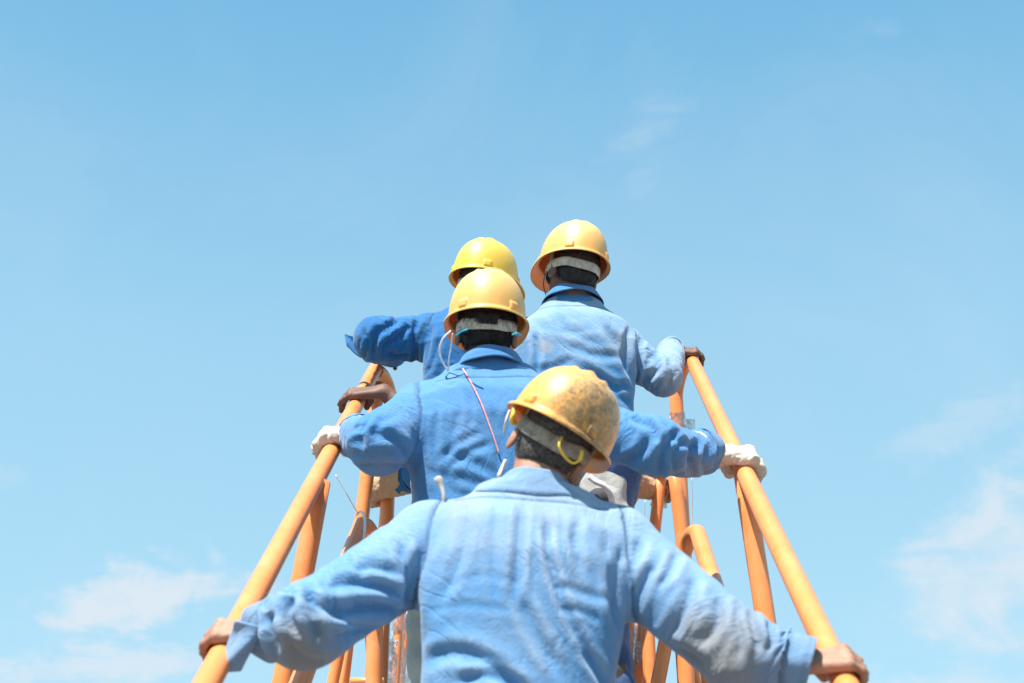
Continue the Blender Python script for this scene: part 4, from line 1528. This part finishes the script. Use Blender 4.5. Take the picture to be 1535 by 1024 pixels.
cfgB = dict(name='B', label='worker directly above the nearest one, blue shirt with red cord down the back',
            hip=hipB, neck=P(736, 547, 4.12), shoulders=[P(633, 612, 4.12), P(832, 616, 4.12)],
            rws=(0.068, 0.060), res2=(0.078, 0.074), elbows=[P(570, 657, 3.86), P(985, 662, 3.93)], collar_off=-UP * 0.022, head=P(729, 500, 4.18), headF=frame_from(3, 4, 2),
            hands=[rail_hand(-1, 672, -0.1, True, scale=1.15, gl=0.11, clean=1.2, cut=-0.045), rail_hand(1, 704, -0.15, True, scale=1.2, gl=0.11, clean=1.0, cut=0.065)],
            knees=kneesB, feet=feetB, wide=1.17, sleeve=(0.088, 0.078, 0.056), res=0.0062, seed=2, iters=90,
            skin='skin_b', shirt='shirt_b', trousers='trouser_blue', helmet='helmet_b', fuzz=0.007, tufts=9000,
            strokes=strokesB, stains=[(570, 700, 60, .6), (1050, 715, 50, 1.0), (700, 640, 50, .4)], collar_fade=0.0, fade_from=0.6, yoke_t=0.885,
            collar=dict(rx=0.072, ry=0.070, h=0.040, leaf_out=0.016, leaf_drop=0.046), slack=(0.03, 0.02, 0.07, 0.03, 0.17, 0.03))
B, helB, shB, iB = make_person(cfgB)

# ---- upper right worker
hipC = P(868, 700, 4.62)
feetC, kneesC = stand(hipC, lift=1)
strokesC = [
    ([(800, 480), (850, 490), (890, 485)], 5, .004), ([(850, 510), (890, 525), (935, 530)], 5, .007),
    ([(905, 480), (925, 510), (945, 560)], 5, .009), ([(945, 480), (938, 520), (948, 570)], 4, .010),
    ([(960, 500), (955, 540), (950, 575)], 4, .007), ([(880, 550), (910, 570), (940, 600)], 5, .008),
    ([(860, 530), (830, 545), (800, 550)], 5, .006), ([(945, 575), (915, 570), (880, 545)], 5, .008),
    ([(975, 520), (985, 545), (960, 570)], 5, .007), ([(1000, 530), (1008, 555), (1000, 575)], 4, .008),
    ([(800, 490), (805, 520), (800, 560)], 4, .009), ([(835, 470), (870, 500), (900, 510)], 5, .004),
]
hC_r = rail_hand(1, 541, -0.25)
hC_l = rail_hand(-1, 606, -0.15, curl=0.62, scale=1.25, cut=0.17)
cfgC = dict(name='C', label='upper right worker in sun bleached blue shirt, bare hand over the right rail end',
            hip=hipC, neck=P(858, 452, 4.93), shoulders=[P(800, 512, 4.93), P(928, 520, 4.93)],
            rws=(0.055, 0.056), res2=(0.07, 0.057), elbows=[P(690, 690, 4.90), P(994, 560, 4.84)], head=P(858, 411, 4.95), headF=frame_from(26, 3, 6),
            hands=[hC_l, hC_r], knees=kneesC, feet=feetC, wide=1.02, sleeve=(0.084, 0.070, 0.057), res=0.0066, seed=3, iters=80,
            skin='skin_c', shirt='shirt_c', trousers='trouser_blue', helmet='helmet_c', fuzz=0.003, tufts=6000,
            strokes=strokesC, stains=[(935, 520, 30, .6), (978, 560, 12, .9), (818, 520, 16, .9), (1010, 565, 40, .7)], fade_from=0.45, fade_add=0.10, collar_fade=0.0, yoke_t=0.90,
            collar_off=-UP * 0.012, collar=dict(rx=0.072, ry=0.068, h=0.038, leaf_out=0.022, leaf_drop=0.046))
C, helC, shC, iC = make_person(cfgC)

# ---- upper left worker
hipD = P(700, 690, 5.05)
feetD, kneesD = stand(hipD, fixed=2.35)
kneesD[0] = P(644, 830, 5.0); feetD[0] = P(640, 1060, 4.98); feetD[0][2] = 2.35
strokesD = [
    ([(628, 470), (620, 500), (628, 545)], 4, .010), ([(620, 480), (595, 500), (570, 515)], 4, .010),
    ([(600, 472), (575, 490), (560, 515)], 4, .010), ([(575, 480), (560, 500), (562, 530)], 4, .010),
    ([(625, 520), (600, 528), (580, 520)], 4, .008), ([(640, 470), (645, 500), (635, 550)], 4, .006),
    ([(660, 500), (650, 530), (640, 555)], 4, .006), ([(548, 490), (552, 510), (545, 535)], 3, .009),
]
hD_l = dict(G=L_far + L_dir * 0.10 + np.array([0.03, 0, -0.02]), t=L_dir, out=np.array([-1.0, 0, 0]), tilt=0.5, glove=False, idx=1, cut=-0.03)
hD_r = dict(G=P(845, 640, 5.6), t=np.array([0.9, 0.2, 0]), out=np.array([0, 1.0, 0]), tilt=0.0, glove=False, idx=-1)
cfgD = dict(name='D', label='upper left worker in deep royal blue shirt with elbow raised over the left rail',
            hip=hipD, neck=P(722, 458, 5.27), shoulders=[P(655, 500, 5.27), P(782, 505, 5.27)],
            elbows=[P(566, 503, 5.20), P(815, 590, 5.2)], head=P(725, 434, 5.25), headF=frame_from(-30, 0, 6),
            hands=[hD_l, hD_r], knees=kneesD, feet=feetD, wide=0.95, sleeve=(0.086, 0.078, 0.056), res=0.0070, seed=4, iters=90,
            skin='skin_c', shirt='shirt_d', trousers='trouser_denim', helmet='helmet_d', fuzz=0.003, tufts=3000,
            strokes=strokesD, slack=(0.05, 0.03, 0.14, 0.06, 0.25, 0.08), fade_from=0.8, cuffs={0: dict(flare=0.10)}, wrist_dirt=0.2,
            collar=dict(rx=0.070, ry=0.068, h=0.036))
D, helD, shD, iD = make_person(cfgD)

# ---- crouching worker hidden behind the second one
hipE = P(778, 860, 5.35); hipE[2] = 2.70
hE_l = dict(G=P(573, 742, 5.56), t=np.array([0.0, 0.0, 1.0]), out=np.array([-0.6, 0.8, 0]), tilt=0.0, glove=True, idx=1, gl=0.13, cut=0.14, clean=0.8)
hE_r = dict(G=P(999, 732, 5.56), t=np.array([0.0, 0.0, 1.0]), out=np.array([0.6, 0.8, 0]), tilt=0.0, glove=True, idx=1, gl=0.13, cut=0.14, clean=0.8)
feetE = [np.array([hipE[0] - 0.1, hipE[1] - 0.2, 2.35]), np.array([hipE[0] + 0.1, hipE[1] + 0.15, 2.35])]
kneesE = [np.array([hipE[0] - 0.12, hipE[1] + 0.32, 2.52]), np.array([hipE[0] + 0.12, hipE[1] + 0.36, 2.85])]
cfgE = dict(name='E', label='crouching hidden worker whose tan gloves grip the far orange posts',
            hip=hipE, neck=P(778, 672, 5.40), shoulders=[P(705, 700, 5.40), P(850, 700, 5.40)],
            elbows=[P(662, 700, 5.30), P(888, 700, 5.30)], head=P(775, 640, 5.45), headF=frame_from(0, -15, 0),
            hands=[hE_l, hE_r], knees=kneesE, feet=feetE, glove='glove_tan', wide=0.9, sleeve=(0.072, 0.060, 0.046), res=0.011, seed=5, iters=40,
            skin='skin_c', shirt='shirt_d', trousers='trouser_blue', helmet='helmet_d', fuzz=0.003, tufts=800,
            wrist_dirt=0.2)
E_, helE, shE, iE = make_person(cfgE)
print('script', round(time.time() - T0, 1))


# ------------------------------------------------------------------ small things
def world_verts(o):
    me = o.data
    v = np.empty(len(me.vertices) * 3, F32); me.vertices.foreach_get('co', v)
    v = v.reshape(-1, 3)
    return v.astype(float)


def surf(V, PX, px, py, off=0.004, r=7):
    """point on a garment seen at photo pixel px, py"""
    m = np.hypot(PX[0] - px, PX[1] - py) < r
    if not m.any():
        m = np.hypot(PX[0] - px, PX[1] - py) < r * 3
    Z = np.percentile(PX[2][m], 12)
    return P(px, py, Z - off)


VB = world_verts(shB); PB = proj(VB)
VA = world_verts(shA); PA = proj(VA)
bpy.context.view_layer.update()


def child(o, parent):
    o.parent = parent
    o.matrix_parent_inverse = parent.matrix_world.inverted()
    return o


def cord(name, pts, r, mat, parent=None, n=8, sub=6):
    o = tube(name, smooth_path(pts, sub), r, mat, None, n=n)
    if parent is not None:
        child(o, parent)
    return o


# red cord over the second worker's back
cord('back_cord', [surf(VB, PB, x, y) for x, y in ((694, 553), (702, 566), (711, 583), (722, 606), (731, 630), (740, 655), (748, 680))], 0.0023, M['pink_cord'], shB)
# white chin cords hanging from the second worker's helmet
cord('chin_cord', [P(676, 496, 4.02), P(664, 508, 4.02), P(659, 525, 4.03), P(663, 542, 4.05), P(672, 556, 4.06)], 0.0030, M['white_cord'], helB)
cord('chin_cord', [P(678, 500, 4.02), P(676, 520, 4.02), P(673, 538, 4.04), P(672, 556, 4.06)], 0.0022, M['white_cord'], helB)
cord('mask_elastic', [P(684, 503, 3.99), P(692, 497, 3.965), P(701, 494, 3.955)], 0.0030, M['turq'], B)
cord('mask_elastic', [P(768, 502, 3.965), P(775, 500, 3.98), P(781, 503, 4.01)], 0.0030, M['turq'], B)
# unruly tuft that hangs over the second worker's head band
gv, gf_, off_ = [], [], 0
hbk = helB.matrix_world
for k in range(120):
    x0 = rng.uniform(-0.022, 0.022); a = rng.uniform(-1, 1); c2 = rng.uniform(-1, 1)
    pts_ = [(x0, -0.098, -0.002), (x0 * 1.1 + 0.004 * a, -0.118, -0.014), (x0 * 1.2 + 0.008 * a, -0.1225, -0.030 - 0.004 * c2), (x0 * 1.15 + 0.008 * a + 0.010 * c2, -0.122 + 0.004 * a, -0.046 - 0.008 * rng.rand())]
    v_, f_ = tube_geo(smooth_path(pts_, 3), 0.0009, n=4)
    gv += [np.array(hbk @ Vector(q_)) for q_ in v_]; gf_ += [tuple(i_ + off_ for i_ in f__) for f__ in f_]; off_ = len(gv)
child(mesh_obj('hair_tuft', gv, gf_, M['hair']), B)
cord('ear_cord', [P(822, 402, 4.95), P(816, 415, 4.92), P(815, 430, 4.92), P(819, 444, 4.92)], 0.0018, M['dark_cord'], C)
# yellow ties inside the scuffed helmet
cord('suspension_tie', [P(771, 612, 3.16), P(769, 622, 3.14), P(767, 632, 3.14), P(772, 634, 3.15)], 0.0055, M['yellow_cord'], helA)
cord('suspension_tie', [P(842, 655, 3.07), P(838, 668, 3.05), P(845, 683, 3.05), P(858, 694, 3.06), P(868, 690, 3.07), P(873, 678, 3.08)], 0.0028, M['yellow_cord'], helA)
cord('suspension_tie', [P(872, 676, 3.08), P(871, 684, 3.07), P(869, 690, 3.07)], 0.0046, M['yellow_cord'], helA)
cord('chin_cord', [P(764, 615, 3.17), P(758, 632, 3.16), P(755, 650, 3.17)], 0.0024, M['white_cord'], helA)
cord('chin_cord', [P(758, 690, 3.2), P(752, 703, 3.19), P(747, 714, 3.17)], 0.0040, M['white_cord'], A)
# loose tuft of a grey tie on the foreground shoulder seam
tf = [P(656, 716, 3.12), P(661, 728, 3.11), P(665, 742, 3.095), P(664, 758, 3.085), P(660, 770, 3.075)]
o = mesh_obj('shoulder_tie', *tube_geo(smooth_path(tf, 5), [0.0085, 0.0095, 0.0098, 0.0092, 0.008, 0.007, 0.0058, 0.005, 0.0045, 0.004, 0.0042, 0.0044, 0.0042, 0.004, 0.0038, 0.0036, 0.0034, 0.003, 0.0028, 0.0026, 0.002], n=12), M['canvas'])
child(o, shA)


def sheet(name, fn, nu, nv, mat, parent, thick=0.0016, attrs=True):
    V = np.array([fn(i / (nu - 1), j / (nv - 1)) for i in range(nu) for j in range(nv)])
    Fc = np.array([(i * nv + j, i * nv + j + 1, (i + 1) * nv + j + 1, (i + 1) * nv + j) for i in range(nu - 1) for j in range(nv - 1)])
    o = mesh_obj(name, V, Fc, mat, None, True, {'fade': np.full(len(V), 0.6), 'dirt': np.full(len(V), 0.1), 'seam': np.zeros(len(V))})
    solidify(o, thick, 0, 1)
    if parent is not None:
        child(o, parent)
    return o


# open cuff flap hanging from the foreground worker's left sleeve
def flap(u_, v_):
    x = 352 + 42 * u_ - 30 * v_ + 3 * math.sin(v_ * 3 + u_ * 2)
    y = 930 + 78 * v_ - 2 * u_ + 12 * u_ * (1 - v_)
    return P(x, y, 2.865 + 0.03 * math.sin(u_ * 2.6) * -1 + 0.010 * math.sin(v_ * 5 + u_ * 3) + 0.02 * v_)


sheet('cuff_flap', flap, 12, 14, M['shirt_a'], shA, 0.003)


def flapD(u_, v_):
    x = 546 - 30 * v_ + 4 * u_ * v_
    y = 504 + 34 * u_ * (1 - 0.45 * v_) - 2 * v_ + 2 * math.sin(v_ * 4)
    return P(x, y, 5.22 + 0.02 * math.sin(u_ * 3 + v_ * 2) + 0.03 * v_)


sheet('cuff_flap', flapD, 10, 10, M['shirt_d'], shD, 0.003)


# plastic film still wrapped round the new tubes
def film(path, r, seed, parent=stairs):
    p = smooth_path(path, 14)
    V, Fc = tube_geo(p, r, n=30, cap=False)
    V = np.array(V)
    c = np.repeat(p, 30, axis=0)
    d = V - c
    k = 1 + 0.55 * np.clip(vnoise(V, 60, seed, 3), -0.2, 1) + 0.35 * np.clip(vnoise(V, 25, seed + 3, 2), -0.3, 1)
    V = c + d * k[:, None]
    Fc = np.array(Fc)
    keep = vnoise(V[Fc].mean(1), 28, seed + 9, 2) > -0.42
    return mesh_obj('plastic_film', V, Fc[keep], M['film'], parent)


film([P(598, 915, 5.86), P(596, 1024, 5.86), P(595, 1100, 5.86)], 0.030, 1)
film([P(585, 960, 5.5), P(580, 1060, 5.5)], 0.028, 2)
film([P(952, 940, 5.4), P(946, 1080, 5.4)], 0.030, 3)
film([P(966, 960, 5.25), P(967, 1080, 5.25)], 0.031, 4)
film([P(1014, 618, 5.45), P(1014, 640, 5.45)], 0.0285, 5)
film([P(992, 726, 5.58), P(987, 760, 5.58)], 0.027, 6)
o = sheet('plastic_film', lambda a_, b_: P(1026 + 16 * a_, 628 + 26 * b_, 5.40 + 0.02 * math.sin(a_ * 4 + b_ * 3)), 6, 6, M['film'], stairs, 0.0)
o = sheet('plastic_film', lambda a_, b_: P(560 + 14 * b_ - 4 * a_, 566 + 40 * a_, 5.60 + 0.02 * math.sin(a_ * 4 + b_ * 6)), 8, 6, M['film'], stairs, 0.0)

# strings tied to the tubes
t1 = cord('string', [P(503, 712, 4.6), P(514, 730, 4.6), P(526, 752, 4.6), P(536, 769, 4.62)], 0.0019, M['string'], None)
tag(t1, 'thin white string slanting from the left rail to the left lower loop', 'string', 'strings tied to the orange tubes')
t2 = cord('string', [P(534, 772, 4.63), P(541, 767, 4.62), P(547, 778, 4.58), P(546, 800, 4.52), P(541, 822, 4.46), P(533, 860, 4.36)], 0.0042, M['string'], None)
tag(t2, 'thicker white string tied over the top of the left lower loop', 'string', 'strings tied to the orange tubes')
t3 = cord('string', [P(1037, 715, 4.6), P(1038, 750, 4.6), P(1037, 786, 4.6)], 0.0014, M['string'], None)
tag(t3, 'thin white string hanging plumb above the right lower loop', 'string', 'strings tied to the orange tubes')
t4 = cord('string', [P(967, 750, 5.2), P(966, 775, 5.2), P(966, 800, 5.2)], 0.0014, M['string'], None)
tag(t4, 'thin white string hanging beside the right far post', 'string', 'strings tied to the orange tubes')

# grey canvas bag with a thick white rope handle, hung at the second worker's hip
bag = bpy.data.objects.new('canvas_bag', None); col.objects.link(bag)
bag.location = P(905, 800, 4.45)
tag(bag, "grey canvas bag with a thick white rope handle behind the nearest worker's right ear", 'bag')
bpy.context.view_layer.update()
cb = P(905, 745, 4.50)


def bagf(Q):
    d = ell(Q, cb + np.array([-0.01, 0.02, 0.05]), (0.085, 0.06, 0.085))
    d = smin(d, ell(Q, cb + np.array([0.0, 0.02, -0.10]), (0.10, 0.07, 0.12)), 0.06)
    return d


gb_ = Grid(bagf, cb - 0.27, cb + 0.22, 0.009)
Vg, Qg = gb_.mesh(); Ng = vnormals(Vg, Qg)
Vg = Vg + Ng * (0.012 * vnoise(Vg, 14, 5, 3))[:, None]
o = mesh_obj('pouch', Vg, Qg, M['canvas'], None, True, {'fade': np.full(len(Vg), 0.5), 'dirt': np.full(len(Vg), 0.4), 'seam': np.zeros(len(Vg))})
child(o, bag)
cord('rope_handle', [P(884, 715, 4.33), P(893, 722, 4.32), P(905, 728, 4.31), P(914, 740, 4.31), P(918, 756, 4.32), P(917, 775, 4.34)], 0.0095, M['white_cord'], bag, n=12)
o = mesh_obj('opening', *tube_geo(smooth_path([P(887, 752, 4.38), P(900, 748, 4.36), P(911, 757, 4.38)], 6), [0.02, 0.026, 0.03, 0.032, 0.034, 0.034, 0.034, 0.034, 0.032, 0.03, 0.026, 0.022, 0.012], n=16), M['dark_cord'])
child(o, bag)
print('total', round(time.time() - T0, 1))
